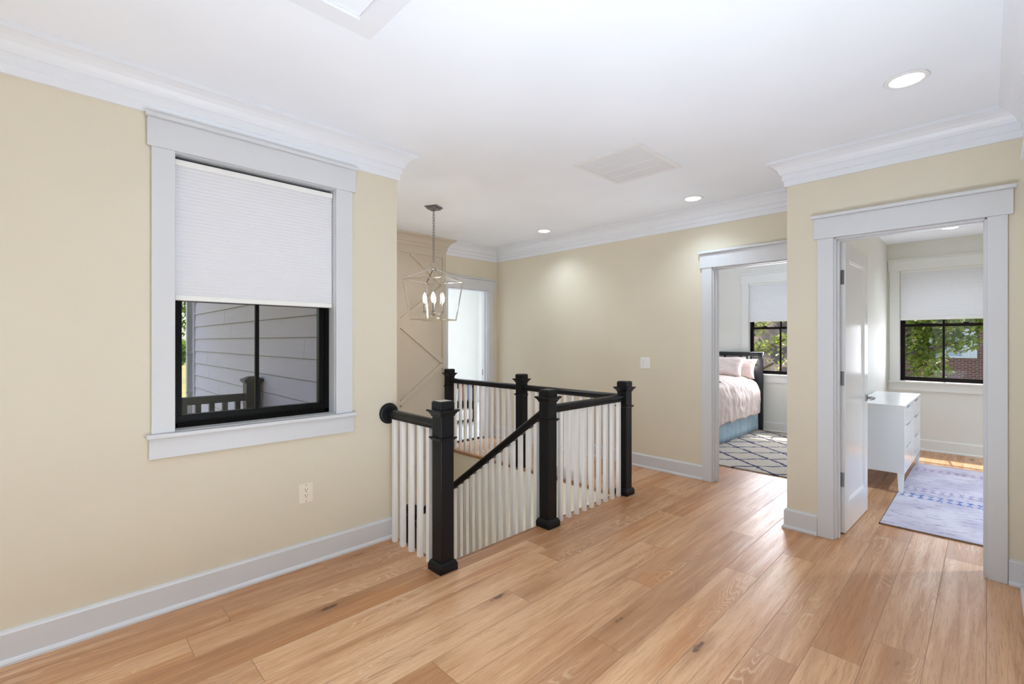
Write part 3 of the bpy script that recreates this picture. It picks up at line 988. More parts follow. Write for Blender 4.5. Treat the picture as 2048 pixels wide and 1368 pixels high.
# unseen window added behind the viewer to hold a fill lamp
win = thing('window_added_4', 'added unseen wide window behind the viewer for fill light', 'window', (XBK, 1.4, 0.7), kind='structure')
m = MB().box(XBK, XBK + 0.02, 0.15, 0.25, 0.7, 2.4).box(XBK, XBK + 0.02, 2.55, 2.65, 0.7, 2.4).box(XBK, XBK + 0.025, 0.13, 2.67, 2.4, 2.54).box(XBK, XBK + 0.04, 0.13, 2.67, 0.66, 0.7)
m.build('window_casing', M['trim'], win)
m = MB()
for yy in (0.25, 0.99, 1.76, 2.50):
    m.box(XBK - 0.13, XBK - 0.08, yy, yy + 0.05, 0.7, 2.4)
m.box(XBK - 0.13, XBK - 0.08, 0.25, 2.55, 0.7, 0.75).box(XBK - 0.13, XBK - 0.08, 0.25, 2.55, 2.35, 2.4)
m.build('window_frame', M['sash'], win)
for nm, yi, sg in (('window_added_5', YA, 1), ('window_added_6', YR, -1)):  # side windows made up to hold the upward fill lamps
    win = thing(nm, 'added unseen side window behind the viewer for fill light', 'window', (-3.1, yi, 0.8), kind='structure')
    m = MB()
    m.box(-4.3, -4.2, yi, yi - sg * 0.02, 0.8, 2.392).box(-2.0, -1.9, yi, yi - sg * 0.02, 0.8, 2.392).box(-4.32, -1.88, yi, yi - sg * 0.025, 2.392, 2.53).box(-4.32, -1.88, yi, yi - sg * 0.04, 0.76, 0.8)
    m.build('window_casing', M['trim'], win)
    m = MB()
    for xx in (-4.2, -3.125, -2.05):
        m.box(xx, xx + 0.05, yi + sg * 0.08, yi + sg * 0.1, 0.8, 2.392)
    m.box(-4.2, -2.0, yi + sg * 0.08, yi + sg * 0.1, 0.8, 0.85).box(-4.2, -2.0, yi + sg * 0.08, yi + sg * 0.1, 2.34, 2.392)
    m.build('window_frame', M['sash'], win)


# ------------------------------------------------------------------ doors standing open
def door_leaf(nm, label, hinge, ang, width, hand):
    """leaf in its own frame: runs along local +X from the hinge, the face shown is at local y=0 side -Y, thickness to +Y"""
    d = thing(nm, label, 'door', hinge, ang, kind='structure')
    H, T, st = 2.108, 0.036, 0.112
    m = MB()
    m.box(0, st, 0, T, 0, H).box(width - st, width, 0, T, 0, H).box(st, width - st, 0, T, H - 0.125, H).box(st, width - st, 0, T, 0, 0.21)
    m.box(st - 0.002, width - st + 0.002, 0.011, T - 0.011, 0.2, H - 0.12)
    # sticking round the recessed panel
    for a, b, c, e in ((st, width - st, 0.21, 0.222), (st, width - st, H - 0.137, H - 0.125)):
        m.box(a, b, 0.005, T - 0.005, c, e)
    m.box(st, st + 0.012, 0.005, T - 0.005, 0.21, H - 0.125).box(width - st - 0.012, width - st, 0.005, T - 0.005, 0.21, H - 0.125)
    m.build('leaf_panel', M['door'], d, local=True, bevel=0.0025)
    for zc in (1.853, 1.119, 0.385):
        m = MB().box(-0.0022, 0.0, 0.006, T + 0.002, zc - 0.052, zc + 0.052)
        m.tube([(-0.006, T + 0.006, zc - 0.054), (-0.006, T + 0.006, zc + 0.054)], 0.0065, 10)
        for k in range(4):
            zz = zc - 0.036 + 0.024 * k
            m.lathe((-0.0022, 0.014 if k % 2 else 0.024, zz), [(0.0001, -0.0008), (0.0036, -0.0008), (0.0036, 0.0), (0.0001, 0.0)], 'X', 8)
        m.build('hinge', M['steel'], d, local=True)
    hx = width - 0.062
    for sg, y in ((-1, 0.0), (1, T)):
        m = MB().box(hx - 0.028, hx + 0.028, y, y + sg * 0.009, 0.90, 0.956)
        m.tube([(hx, y, 0.928), (hx, y + sg * 0.052, 0.928)], 0.010, 12)
        m.loft([[(xx, y + sg * (0.052 + dy * 0.007), 0.928 + dz * 0.009) for dy, dz in ((-1, -1), (1, -1), (1, 1), (-1, 1))] for xx in (hx + 0.012, hx - 0.115)])
        m.build('lever_handle', M['steel'], d, local=True, bevel=0.002)
    return d


door_leaf('door_1', 'white one-panel door swung open into the dresser room', (XC + 0.146, 0.722, 0.010), R(-2.0), 0.722, 1)
door_leaf('door_2', 'white bedroom door swung back and seen on its edge', (XB + 0.145, DB[1] - 0.008, 0.010), R(26.0), 0.735, 1)


# ------------------------------------------------------------------ ceiling fittings
def downlight(label, x, y, group='recessed ceiling lights'):
    d = thing('recessed_downlight', label, 'ceiling light', (x, y, CH), group=group)
    pts = [(0.068, -0.002), (0.072, -0.006), (0.088, -0.005), (0.093, -0.0005), (0.068, -0.0005)]
    n = 36
    m = MB()
    rows = [[m.bm.verts.new((r * math.cos(2 * math.pi * k / n), r * math.sin(2 * math.pi * k / n), z)) for k in range(n)] for r, z in pts]
    for a, b in zip(rows, rows[1:] + rows[:1]):
        for k in range(n):
            m.bm.faces.new((a[k], a[(k + 1) % n], b[(k + 1) % n], b[k]))
    m.build('trim_ring', M['white_plastic'], d, smooth=True, local=True)
    m = MB().lathe((0, 0, 0), [(0.0001, -0.003), (0.069, -0.003), (0.069, -0.001), (0.0001, -0.001)], 'Z', 36)
    m.build('lens', M['lamp'], d, local=True)
    return d


def spot(x, y, k=1.0):
    l = bpy.data.lights.new('downlight_lamp', 'SPOT')
    l.energy = SPOT * k
    l.color = (0.72, 0.86, 1.0)
    l.spot_size = R(128)
    l.spot_blend = 1.0
    l.shadow_soft_size = 0.06
    o = bpy.data.objects.new('downlight_lamp', l)
    COL.objects.link(o)
    o.location = (x, y, (2.685 if x > XB + 0.2 and y < 4.8 else CH) - 0.012)


spot(3.114, 0.293, 0.15)
d0 = downlight('largest recessed downlight, in the ceiling before the near doorway', 3.114, 0.293)
for lab, x, y, k in [('small recessed downlight in the ceiling before the bedroom doorway', 4.278, 1.94, 0.4),
                  ('farthest recessed downlight, in the ceiling right of the chandelier', 4.245, 3.781, 0.45),
                  ('recessed downlight in the dresser room before the window', 7.23, 0.30, 0.32),
                  ('added unseen recessed downlight over the bed', 6.5, 4.0, 1.8),  # lamp added out of view to brighten the bedroom
                  ('added unseen recessed downlight in the dresser room behind the wall', 5.4, -1.2, 4.6),  # added strong lamp that lights the window wall from the front
                  ('recessed downlight in the far room', 4.4, 6.9, 1.3),
                  ('added unseen recessed downlight above the viewer', 0.55, 0.35, 1.3),  # this lamp and the four below are added to light the hall
                  ('added unseen recessed downlight behind the viewer by the window wall', -1.4, 2.2, 1.3),
                  ('added unseen recessed downlight behind the viewer by the right wall', -1.4, 0.5, 1.3),
                  ('added unseen recessed downlight near the back window by the window wall', -4.0, 2.2, 1.8),
                  ('added unseen recessed downlight near the back window by the right wall', -4.0, 0.5, 1.8)]:
    c_ = copy_tree(d0)
    c_.location = (x, y, 2.685 if x > XB + 0.2 and y < 4.8 else CH)
    c_['label'] = lab
    spot(x, y, k)

# air return grille
vx0, vx1, vy0, vy1 = 2.815, 3.432, 1.642, 2.215
v = thing('return_air_vent', 'square white louvred air grille flush in the ceiling', 'vent', ((vx0 + vx1) / 2, (vy0 + vy1) / 2, CH))
bw = 0.034
m = MB()
z0, z1 = CH - 0.008, CH - 0.0005
m.box(vx0, vx1, vy0, vy0 + bw, z0, z1).box(vx0, vx1, vy1 - bw, vy1, z0, z1)
m.box(vx0, vx0 + bw, vy0 + bw, vy1 - bw, z0, z1).box(vx1 - bw, vx1, vy0 + bw, vy1 - bw, z0, z1)
for k in (1, 2, 3):
    xx = vx0 + bw + (vx1 - vx0 - 2 * bw) * k / 4
    m.box(xx - 0.004, xx + 0.004, vy0 + bw, vy1 - bw, z0 + 0.001, z1)
m.build('grille_frame', M['vent'], v, bevel=0.002)
m = MB()
yy = vy0 + bw + 0.004
while yy < vy1 - bw - 0.004:
    m.loft([[(xx, yy - 0.0045, CH - 0.0012), (xx, yy + 0.0025, CH - 0.0072), (xx, yy + 0.0035, CH - 0.0068), (xx, yy - 0.0035, CH - 0.0008)] for xx in (vx0 + bw, vx1 - bw)])
    yy += 0.0105
m.build('louvres', M['vent'], v)
MB().box(vx0 + bw, vx1 - bw, vy0 + bw, vy1 - bw, CH - 0.0008, CH - 0.0003).build('duct_backing', M['vent_dark'], v)

# attic hatch
hx0, hx1, hy0, hy1 = 0.20, 0.985, 1.12, 1.90
h = thing('attic_hatch', 'white trimmed attic hatch in the ceiling above the window wall', 'hatch', ((hx0 + hx1) / 2, (hy0 + hy1) / 2, CH))
tw = 0.096
prof = [(0, CH - 0.0003), (0, CH - 0.018), (tw - 0.006, CH - 0.018), (tw, CH - 0.012), (tw, CH - 0.0003)]
m = MB()
P = [Vector(p) for p in ((hx0, hy0), (hx0, hy1), (hx1, hy1), (hx1, hy0))]
rings = []
for i in range(4):
    cx, cy = (hx0 + hx1) / 2, (hy0 + hy1) / 2
    sx = 1 if P[i].x < cx else -1
    sy = 1 if P[i].y < cy else -1
    rings.append([m.bm.verts.new((P[i].x + sx * o, P[i].y + sy * o, z)) for o, z in prof])
for i in range(4):
    a, b = rings[i], rings[(i + 1) % 4]
    for k in range(len(prof)):
        m.bm.faces.new((a[k], a[(k + 1) % 5], b[(k + 1) % 5], b[k]))
m.build('hatch_trim', M['crown'], h)
MB().box(hx0 + tw, hx1 - tw, hy0 + tw, hy1 - tw, CH - 0.005, CH - 0.0003).build('hatch_panel', M['ceiling'], h)


# ------------------------------------------------------------------ stair railing
rail = thing('stair_railing', 'black and white railing round the open stairwell', 'railing', (1.70, 2.335, 0))
NY = 2.335
NEW = {'a': (1.700, 2.344), 'b': (2.667, NY), 'c': (3.730, NY), 'd': (3.722, 3.650), 'e': (3.722, 4.984)}


def newel(cx, cy, z0=0.0, top=1.034, base=True):
    s = 0.0475
    m = MB().frustum(cx, cy, z0, s, top - 0.02, s)
    n = m.build('newel_post', M['black'], rail, bevel=0.003)
    m = MB()
    t = top
    m.frustum(cx, cy, t - 0.062, 0.050, t - 0.010, 0.050).frustum(cx, cy, t - 0.010, 0.050, t, 0.043)
    m.frustum(cx, cy, t - 0.094, 0.052, t - 0.082, 0.056).frustum(cx, cy, t - 0.082, 0.056, t - 0.064, 0.070).frustum(cx, cy, t - 0.064, 0.074, t - 0.052, 0.074)
    m.build('newel_cap', M['black'], n, bevel=0.002)
    m = MB().frustum(cx, cy, t - 0.240, 0.051, t - 0.228, 0.060).frustum(cx, cy, t - 0.228, 0.063, t - 0.220, 0.063)
    m.build('newel_collar', M['black'], n, bevel=0.0015)
    if base:
        m = MB().frustum(cx, cy, z0, 0.066, z0 + 0.040, 0.066).frustum(cx, cy, z0 + 0.040, 0.066, z0 + 0.062, 0.054)
        m.build('newel_base', M['black'], n, bevel=0.003)
    return n


for k in 'abcde':
    newel(*NEW[k])
newel(2.668, 4.258, -1.5, -0.325)

# handrail section, (across, up) from the rail's underside centre
HR = [(-0.022, 0), (0.022, 0), (0.025, 0.006), (0.022, 0.014), (0.024, 0.022), (0.031, 0.030), (0.032, 0.042), (0.026, 0.054), (0.012, 0.061),
      (-0.012, 0.061), (-0.026, 0.054), (-0.032, 0.042), (-0.031, 0.030), (-0.024, 0.022), (-0.022, 0.014), (-0.025, 0.006)]


def handrail(p, q):
    p, q = Vector(p), Vector(q)
    d = q - p
    s = Vector((d.y, -d.x, 0)).normalized()
    u = s.cross(d.normalized())
    if u.z < 0:
        u = -u
    m = MB().loft([[e + s * a + u * b for a, b in HR] for e in (p, q)])
    return m.build('handrail', M['black'], rail, smooth=False, bevel=0.002)


RB = 0.853
handrail((1.70, YA - 0.02, RB), (1.70, 2.39, RB))
handrail((2.712, NY, RB), (3.685, NY, RB))
handrail((3.722, 2.38, RB), (3.722, 3.605, RB))
handrail((3.722, 3.695, RB), (3.722, 4.94, RB))
SL = 0.722
srail = lambda y: 0.815 - SL * (y - 2.380)          # underside of the sloping rail at x = 2.667
handrail((2.667, 2.375, srail(2.375)), (2.667, 4.215, srail(4.215)))
# turned wall plate where the short rail meets the wall
m = MB().lathe((1.692, YA, RB + 0.034), [(0.0001, 0), (0.073, 0), (0.074, -0.006), (0.070, -0.014), (0.060, -0.017), (0.056, -0.023), (0.0001, -0.024)], 'Y', 40)
m.build('rosette', M['black'], rail, smooth=False, bevel=0.001)


def baluster(x, y, z0, z1, slope=0.0):
    s = 0.0158
    m = MB()
    a = [m.bm.verts.new((x + sx * s, y + sy * s, z0)) for sx, sy in ((-1, -1), (1, -1), (1, 1), (-1, 1))]
    b = [m.bm.verts.new((x + sx * s, y + sy * s, z1 - slope * sy * s)) for sx, sy in ((-1, -1), (1, -1), (1, 1), (-1, 1))]
    m.bm.faces.new(a[::-1]); m.bm.faces.new(b)
    for i in range(4):
        j = (i + 1) % 4
        m.bm.faces.new((a[i], a[j], b[j], b[i]))
    return m.build('baluster', M['bal'], rail, bevel=0.0012)


for yy in (2.9005, 2.795, 2.690, 2.585, 2.4805):
    baluster(1.694, yy, 0, RB + 0.004)
for k in range(9):
    baluster(2.812 + 0.1022 * k, NY, 0, RB + 0.004)
for k in range(11):
    baluster(3.722, 2.497 + 0.1000 * k + 0.02, 0, RB + 0.004)
for k in range(12):
    baluster(3.722, 3.741 + 0.1013 * k, 0, RB + 0.004)
RISE, GO = 0.1875, 0.26
for k in range(20):
    yy = 2.455 + 0.0863 * k
    if yy > 4.19:
        break
    step = int((yy - (YS + 0.008)) // GO) + 1
    baluster(2.667, yy, -RISE * step - 0.004, srail(yy) + 0.006, SL)

# the stairs
st = thing('staircase', 'oak and white stairs going down from the hall between the front posts', 'stairs', (2.2, YS, -1.5))
sx0, sx1 = XA + 0.001, 2.72
for k in range(1, 8):
    y0 = YS + 0.008 + GO * (k - 1)
    z = -RISE * k
    MB().box(sx0, sx1, y0 - 0.02, y0 + GO, z - 0.03, z).build('tread', M['tread'], st, bevel=0.005)
    MB().box(sx0, sx1 - 0.02, y0 + GO - 0.012, y0 + GO, z - RISE, z - 0.03).build('riser', M['trim'], st)
yl = YS + 0.008 + GO * 7
MB().box(sx0, XS1, yl - 0.02, YE - 0.016, -RISE * 8 - 0.03, -RISE * 8).build('landing', M['tread'], st)
MB().box(sx0, sx1 - 0.02, YS + 0.002, YS + 0.014, -RISE, -0.03).build('riser', M['trim'], st)
prof = [(YS + 0.01, -0.05), (yl, -0.05 - SL * (yl - YS)), (yl, -0.36 - SL * (yl - YS)), (YS + 0.01, -0.36)]
MB().extrude_profile([(p[0], p[1] - 0.16) for p in prof], sx1 - 0.02, sx1 + 0.005, 'X').build('stringer', M['trim'], st)
for k in range(1, 7):
    y1 = yl - 0.02 - GO * (k - 1)
    z = -RISE * 8 - RISE * k
    MB().box(sx1 + 0.02, XS1, y1 - GO, y1 + 0.02, z - 0.03, z).build('tread', M['tread'], st)
    MB().box(sx1 + 0.02, XS1, y1, y1 + 0.012, z, z + RISE - 0.03).build('riser', M['trim'], st)


# ------------------------------------------------------------------ chandelier
CX, CY = 2.69, 3.865
ch = thing('lantern_chandelier', 'polished nickel open lantern with candle bulbs hanging over the stairwell', 'chandelier', (CX, CY, CH))
ca = R(-19.4)
rotz = Matrix.Rotation(R(25.6), 4, 'Z')
m = MB().box(-0.066, 0.066, -0.066, 0.066, -0.014, -0.0005).box(-0.052, 0.052, -0.052, 0.052, -0.030, -0.014)
m.rot(Matrix.Translation((CX, CY, CH)) @ rotz)
m.lathe((CX, CY, CH), [(0.012, -0.03), (0.012, -0.045), (0.006, -0.052)], 'Z', 14)
m.build('canopy', M['steel'], ch, bevel=0.002)
m = MB()
zt, zb = CH - 0.052, 2.19
nl = 17
for k in range(nl):
    zc = zt + (zb - zt) * (k + 0.5) / nl
    m.ring((CX, CY, zc), 0.0205, 0.0026, Matrix.Rotation(R(20 + 90 * (k % 2)), 3, 'Z'), 16, 6, 0.52)
m.build('chain', M['steel'], ch, smooth=True)
m = MB().ring((CX, CY, 2.165), 0.030, 0.0035, Matrix.Rotation(R(-45), 3, 'Z'), 22, 8)
m.build('hanging_loop', M['nickel'], ch, smooth=True)
RT, RBt = 0.305, 0.232
zT, zB, zA = 2.005, 1.612, 2.120


def bar(m, p, q, w=0.0058):
    p, q = Vector(p), Vector(q)
    d = (q - p).normalized()
    u = d.cross(Vector((0, 0, 1)))
    if u.length < 1e-3:
        u = Vector((1, 0, 0))
    u.normalize()
    v_ = d.cross(u)
    m.loft([[e + u * a * w + v_ * b * w for a, b in ((-1, -1), (1, -1), (1, 1), (-1, 1))] for e in (p, q)])


top = [(CX + RT * math.cos(ca + k * math.pi / 2), CY + RT * math.sin(ca + k * math.pi / 2), zT) for k in range(4)]
bot = [(CX + RBt * math.cos(ca + k * math.pi / 2), CY + RBt * math.sin(ca + k * math.pi / 2), zB) for k in range(4)]
hub = [(CX + 0.022 * math.cos(ca + k * math.pi / 2), CY + 0.022 * math.sin(ca + k * math.pi / 2), zA) for k in range(4)]
m = MB()
for k in range(4):
    bar(m, top[k], top[(k + 1) % 4])
    bar(m, bot[k], bot[(k + 1) % 4])
    bar(m, top[k], bot[k])
    bar(m, top[k], hub[k])
m.lathe((CX, CY, zA), [(0.010, -0.016), (0.026, -0.010), (0.026, 0.006), (0.014, 0.014), (0.006, 0.02)], 'Z', 16)
m.build('lantern_frame', M['nickel'], ch, bevel=0.001)
m = MB().tube([(CX, CY, zA), (CX, CY, 1.66)], 0.005, 10)
m.lathe((CX, CY, 1.675), [(0.006, 0.03), (0.022, 0.016), (0.026, 0.0), (0.022, -0.012), (0.010, -0.022), (0.004, -0.03)], 'Z', 18)
m.build('centre_stem', M['nickel'], ch)
for k in range(4):
    a = R(-44.4) + R(6) + k * math.pi / 2
    ex, ey = CX + 0.088 * math.cos(a), CY + 0.088 * math.sin(a)
    m = MB()
    m.tube([(CX + 0.02 * math.cos(a), CY + 0.02 * math.sin(a), 1.672), (CX + 0.05 * math.cos(a), CY + 0.05 * math.sin(a), 1.668), (ex, ey, 1.676), (ex, ey, 1.69)], 0.0048, 8)
    m.lathe((ex, ey, 1.69), [(0.004, -0.006), (0.020, 0.0), (0.023, 0.005), (0.021, 0.005), (0.010, 0.002)], 'Z', 18)
    arm = m.build('candle_arm', M['nickel'], ch)
    MB().lathe((ex, ey, 1.692), [(0.0095, 0.0), (0.0095, 0.088)], 'Z', 14).build('candle_sleeve', M['steel'], arm, smooth=False)
    MB().lathe((ex, ey, 1.78), [(0.006, 0), (0.0095, 0.006), (0.0165, 0.024), (0.0185, 0.042), (0.0155, 0.064), (0.009, 0.084), (0.003, 0.098), (0.0005, 0.102)], 'Z', 16).build('bulb', M['bulb'], arm, smooth=True)

# ------------------------------------------------------------------ outlet and switch
o_ = thing('wall_outlet', 'ivory wall outlet low on the wall under the big window', 'outlet', (1.1165, YA, 0.451))
m = MB().box(1.074, 1.159, YA - 0.006, YA, 0.389, 0.512)
m.build('cover_plate', M['ivory_plastic'], o_, bevel=0.003)
s_ = MB().box(1.1005, 1.1335, YA - 0.0085, YA - 0.006, 0.417, 0.484).build('socket_insert', M['ivory_plastic'], o_, bevel=0.001)
m = MB()
for zc in (0.433, 0.468):
    m.box(1.1085, 1.1115, YA - 0.0090, YA - 0.0084, zc + 0.001, zc + 0.011).box(1.1225, 1.1250, YA - 0.0090, YA - 0.0084, zc + 0.002, zc + 0.010)
    m.lathe((1.117, YA - 0.0084, zc - 0.006), [(0.0001, -0.0006), (0.003, -0.0006), (0.003, 0), (0.0001, 0)], 'Y', 10)
m.build('slots', M['slot'], s_)
for zc in (0.400, 0.501):
    MB().lathe((1.117, YA - 0.006, zc), [(0.0001, -0.001), (0.0032, -0.001), (0.0036, 0), (0.0001, 0)], 'Y', 12).build('screw', M['steel'], o_)

s_ = thing('light_switch', 'white double rocker switch on the beige wall left of the bedroom doorway', 'light switch', (XB, 2.657, 1.158))
m = MB().box(XB - 0.006, XB, 2.597, 2.716, 1.096, 1.220)
m.build('switch_plate', M['white_plastic'], s_, bevel=0.003)
for k, yc in enumerate((2.634, 2.680)):
    rk = MB().loft([[(XB - 0.006, yc - 0.0165, 1.124), (XB - 0.006, yc + 0.0165, 1.124), (XB - 0.006, yc + 0.0165, 1.192), (XB - 0.006, yc - 0.0165, 1.192)],
                    [(XB - (0.008 if k else 0.012), yc - 0.0155, 1.125), (XB - (0.008 if k else 0.012), yc + 0.0155, 1.125),
                     (XB - (0.012 if k else 0.008), yc + 0.0155, 1.191), (XB - (0.012 if k else 0.008), yc - 0.0155, 1.191)]])
    rk.build('rocker', M['vent'], s_, bevel=0.001)


# ------------------------------------------------------------------ dresser room
dr = thing('dresser', 'white six-drawer dresser on splayed legs against the partition', 'dresser', (6.25, 0.73, 0))
dx0, dx1, dy0, dy1, dz0, dz1 = 5.55, 6.95, 0.535, 0.925, 0.18, 0.808
m = MB()
m.box(dx0, dx0 + 0.02, dy0, dy1, dz0, dz1 - 0.02).box(dx1 - 0.02, dx1, dy0, dy1, dz0, dz1 - 0.02)
m.box(dx0 + 0.02, dx1 - 0.02, dy1 - 0.01, dy1, dz0, dz1 - 0.02).box(dx0 + 0.02, dx1 - 0.02, dy0, dy1 - 0.01, dz0, dz0 + 0.02)
m.box((dx0 + dx1) / 2 - 0.008, (dx0 + dx1) / 2 + 0.008, dy0 + 0.012, dy1, dz0, dz1 - 0.02)
m.build('carcass', M['dresser'], dr, bevel=0.0015)
MB().box(dx0 - 0.003, dx1 + 0.003, dy0 - 0.004, dy1, dz1 - 0.02, dz1).build('dresser_top', M['dresser'], dr, bevel=0.002)
MB().box(dx0 + 0.02, dx1 - 0.02, dy0 + 0.024, dy0 + 0.028, dz0 + 0.02, dz1 - 0.02).build('shadow_backing', M['gap'], dr)
zs = [dz0 + 0.026, dz0 + 0.026 + 0.205, dz0 + 0.026 + 0.41, dz1 - 0.022]
for ci, (a, b) in enumerate(((dx0 + 0.023, (dx0 + dx1) / 2 - 0.010), ((dx0 + dx1) / 2 + 0.010, dx1 - 0.023))):
    for k in range(3):
        z0_, z1_ = zs[k], zs[k + 1] - 0.006
        dw = MB()
        mid = (a + b) / 2
        # front with a finger notch cut in the upper edge
        dw.box(a, b, dy0 + 0.002, dy0 + 0.022, z0_, z1_ - 0.022).box(a, mid - 0.16, dy0 + 0.002, dy0 + 0.022, z1_ - 0.022, z1_).box(mid + 0.16, b, dy0 + 0.002, dy0 + 0.022, z1_ - 0.022, z1_)
        dw.build('drawer_front', M['dresser'], dr, bevel=0.001)
for (lx, ly, sx, sy) in ((dx0 + 0.03, dy0 + 0.03, -1, -1), (dx1 - 0.03, dy0 + 0.03, 1, -1), (dx0 + 0.03, dy1 - 0.04, -1, 0), (dx1 - 0.03, dy1 - 0.04, 1, 0)):
    t_, b_ = 0.024, 0.017
    m = MB().loft([[(lx + sx * 0.028 + a * b_, ly + sy * 0.004 + b * b_, 0.0125) for a, b in ((-1, -1), (1, -1), (1, 1), (-1, 1))],
                   [(lx + a * t_, ly + b * t_, dz0) for a, b in ((-1, -1), (1, -1), (1, 1), (-1, 1))]])
    m.build('leg', M['dresser'], dr, bevel=0.002)
rr = thing('lavender_rug', 'low-pile lavender area rug with a row of blue motifs by the dresser', 'rug', (5.8, -0.3, 0))
MB().box(4.515, 7.02, -1.0, 0.580, 0.0005, 0.0115).build('pile_surface', M['rugR'], rr)
MB().box(4.508, 4.515, -1.0, 0.586, 0.0005, 0.009).box(4.508, 7.02, 0.580, 0.586, 0.0005, 0.009).build('bound_edge', M['rugedge'], rr)

# ------------------------------------------------------------------ bedroom
bx0, bx1, by0, by1 = 5.95, 7.86, 2.50, 3.44
bed = thing('bed', 'black wooden single bed with an open slatted headboard', 'bed', (6.9, 2.97, 0))
m = MB()
hy0_, hy1_ = 2.455, 3.485
hxa, hxb = 7.86, 7.90
m.box(hxa, hxb, hy0_, hy0_ + 0.071, 0.0155, 1.19).box(hxa, hxb, hy1_ - 0.071, hy1_, 0.0155, 1.19)
m.box(hxa + 0.006, hxb - 0.006, hy0_ + 0.071, hy1_ - 0.071, 0.35, 0.93).box(hxa, hxb, hy0_ + 0.071, hy1_ - 0.071, 0.93, 0.995)
m.box(hxa, hxb, hy0_ + 0.071, hy1_ - 0.071, 1.162, 1.19)
for a, b in ((2.585, 2.615), (2.68, 2.705), (2.773, 2.807)):
    m.box(hxa + 0.008, hxb - 0.008, a, b, 0.995, 1.162)
    m.box(hxa + 0.008, hxb - 0.008, hy0_ + hy1_ - b, hy0_ + hy1_ - a, 0.995, 1.162)
m.box(hxa + 0.008, hxb - 0.008, 3.02, 3.05, 0.995, 1.162)
hbd = m.build('headboard', M['bedblack'], bed, bevel=0.002)
MB().box(hxa - 0.022, hxb + 0.012, hy0_ - 0.012, hy1_ + 0.012, 1.19, 1.226).build('headboard_cap', M['bedblack'], hbd, bevel=0.003)
MB().box(bx0, bx1, by0 + 0.03, by1 - 0.03, 0.22, 0.36).build('box_base', M['bedblack'], bed)
for lx in (bx0 + 0.06, bx1 - 0.1):
    for ly in (by0 + 0.09, by1 - 0.09):
        MB().box(lx - 0.03, lx + 0.03, ly - 0.03, ly + 0.03, 0.0155, 0.22).build('leg', M['bedblack'], bed)
MB().box(bx0 + 0.01, bx1 - 0.005, by0 + 0.03, by1 - 0.03, 0.36, 0.70).build('mattress', M['mattress'], bed, bevel=0.04, seg=3)


def skirt(u, w):
    pts = [(bx1 - 0.01, by0 + 0.02), (bx0 - 0.005, by0 + 0.02), (bx0 - 0.005, by1 - 0.02), (bx1 - 0.01, by1 - 0.02)]
    ln = [(Vector(pts[i + 1]) - Vector(pts[i])).length for i in range(3)]
    s = u * sum(ln)
    for i in range(3):
        if s <= ln[i] or i == 2:
            d = (Vector(pts[i + 1]) - Vector(pts[i])) / ln[i]
            p = Vector(pts[i]) + d * min(s, ln[i])
            nrm = Vector((d.y, -d.x)) * -1
            break
        s -= ln[i]
    amp = (1 - w) * 0.012
    q = p + nrm * (amp * math.sin(u * 180) + amp * 0.6 * math.sin(u * 71 + 2))
    return (q.x, q.y, 0.016 + w * 0.36)


m = MB().grid(skirt, 240, 5)
o = m.build('bed_skirt', M['skirt'], bed, smooth=True)
sd = o.modifiers.new('solid', 'SOLIDIFY'); sd.thickness = 0.006


def duvet(u, w):
    x = bx0 - 0.03 + u * (7.70 - bx0 + 0.03)
    # w runs across: near hem, over the top, to the far hem
    half = (by1 - by0) / 2
    yc = (by0 + by1) / 2
    s = (w - 0.5) * 2                     # -1..1
    top_w = 0.62
    if abs(s) <= top_w:
        t_ = s / top_w
        y = yc + t_ * (half - 0.02)
        z = 0.845 - 0.09 * abs(t_) ** 4
    else:
        t_ = (abs(s) - top_w) / (1 - top_w)
        sg = 1 if s > 0 else -1
        y = yc + sg * (half - 0.02 + 0.06 * math.sin(min(1, t_ * 2.2) * math.pi / 2))
        z = 0.755 - t_ * 0.455
    fade = 1.0
    n1 = mnoise.noise(Vector((x * 9, y * 5 + z * 5, 1.3)))
    n2 = mnoise.noise(Vector((x * 26, y * 11 + z * 11, 4.1)))
    z += 0.020 * n1 + 0.010 * n2
    if abs(s) > top_w:
        y += (0.020 * n1 + 0.010 * n2) * (1 if s > 0 else -1)
        z += 0.012 * math.sin(x * 14)
    if u < 0.03:
        z -= (0.03 - u) / 0.03 * 0.12
    return (x, y, z)


m = MB().grid(duvet, 150, 110)
o = tag(m.build('comforter', M['duvet'], smooth=True), 'crinkled blush comforter draped over the bed', 'comforter')
sd = o.modifiers.new('solid', 'SOLIDIFY'); sd.thickness = 0.022; sd.offset = 1.0


def pillow(name, label, loc, rot, w, h, t, seed):
    m = MB()
    nu, nv = 34, 26
    def surf(sg):
        def fn(u, w_):
            a, b = u * 2 - 1, w_ * 2 - 1
            e = max(0.0, (1 - a ** 4) * (1 - b ** 4)) ** 0.55
            # pinch the sides so the corners stand out
            px = a * (w / 2) * (1 - 0.10 * (1 - b * b) * abs(a))
            py = b * (h / 2) * (1 - 0.12 * (1 - a * a) * abs(b))
            nz = mnoise.noise(Vector((px * 11 + seed, py * 7, 2.0))) * 0.010 * e + mnoise.noise(Vector((px * 30 + seed, py * 16, 5.0))) * 0.006 * e
            return (px, py, sg * (t / 2 * e + 0.004) + nz)
        return fn
    m.grid(surf(1), nu, nv)
    m.grid(surf(-1), nu, nv)
    bmesh.ops.remove_doubles(m.bm, verts=m.bm.verts, dist=0.0105 if False else 0.001)
    o = m.build(name, M['duvet'], smooth=True, local=True)
    # close the rim between both faces
    so = o.modifiers.new('solid', 'SOLIDIFY'); so.thickness = 0.008; so.offset = 0
    o.location = loc
    o.rotation_euler = rot
    return tag(o, label, 'pillow', 'pillows on the bed')


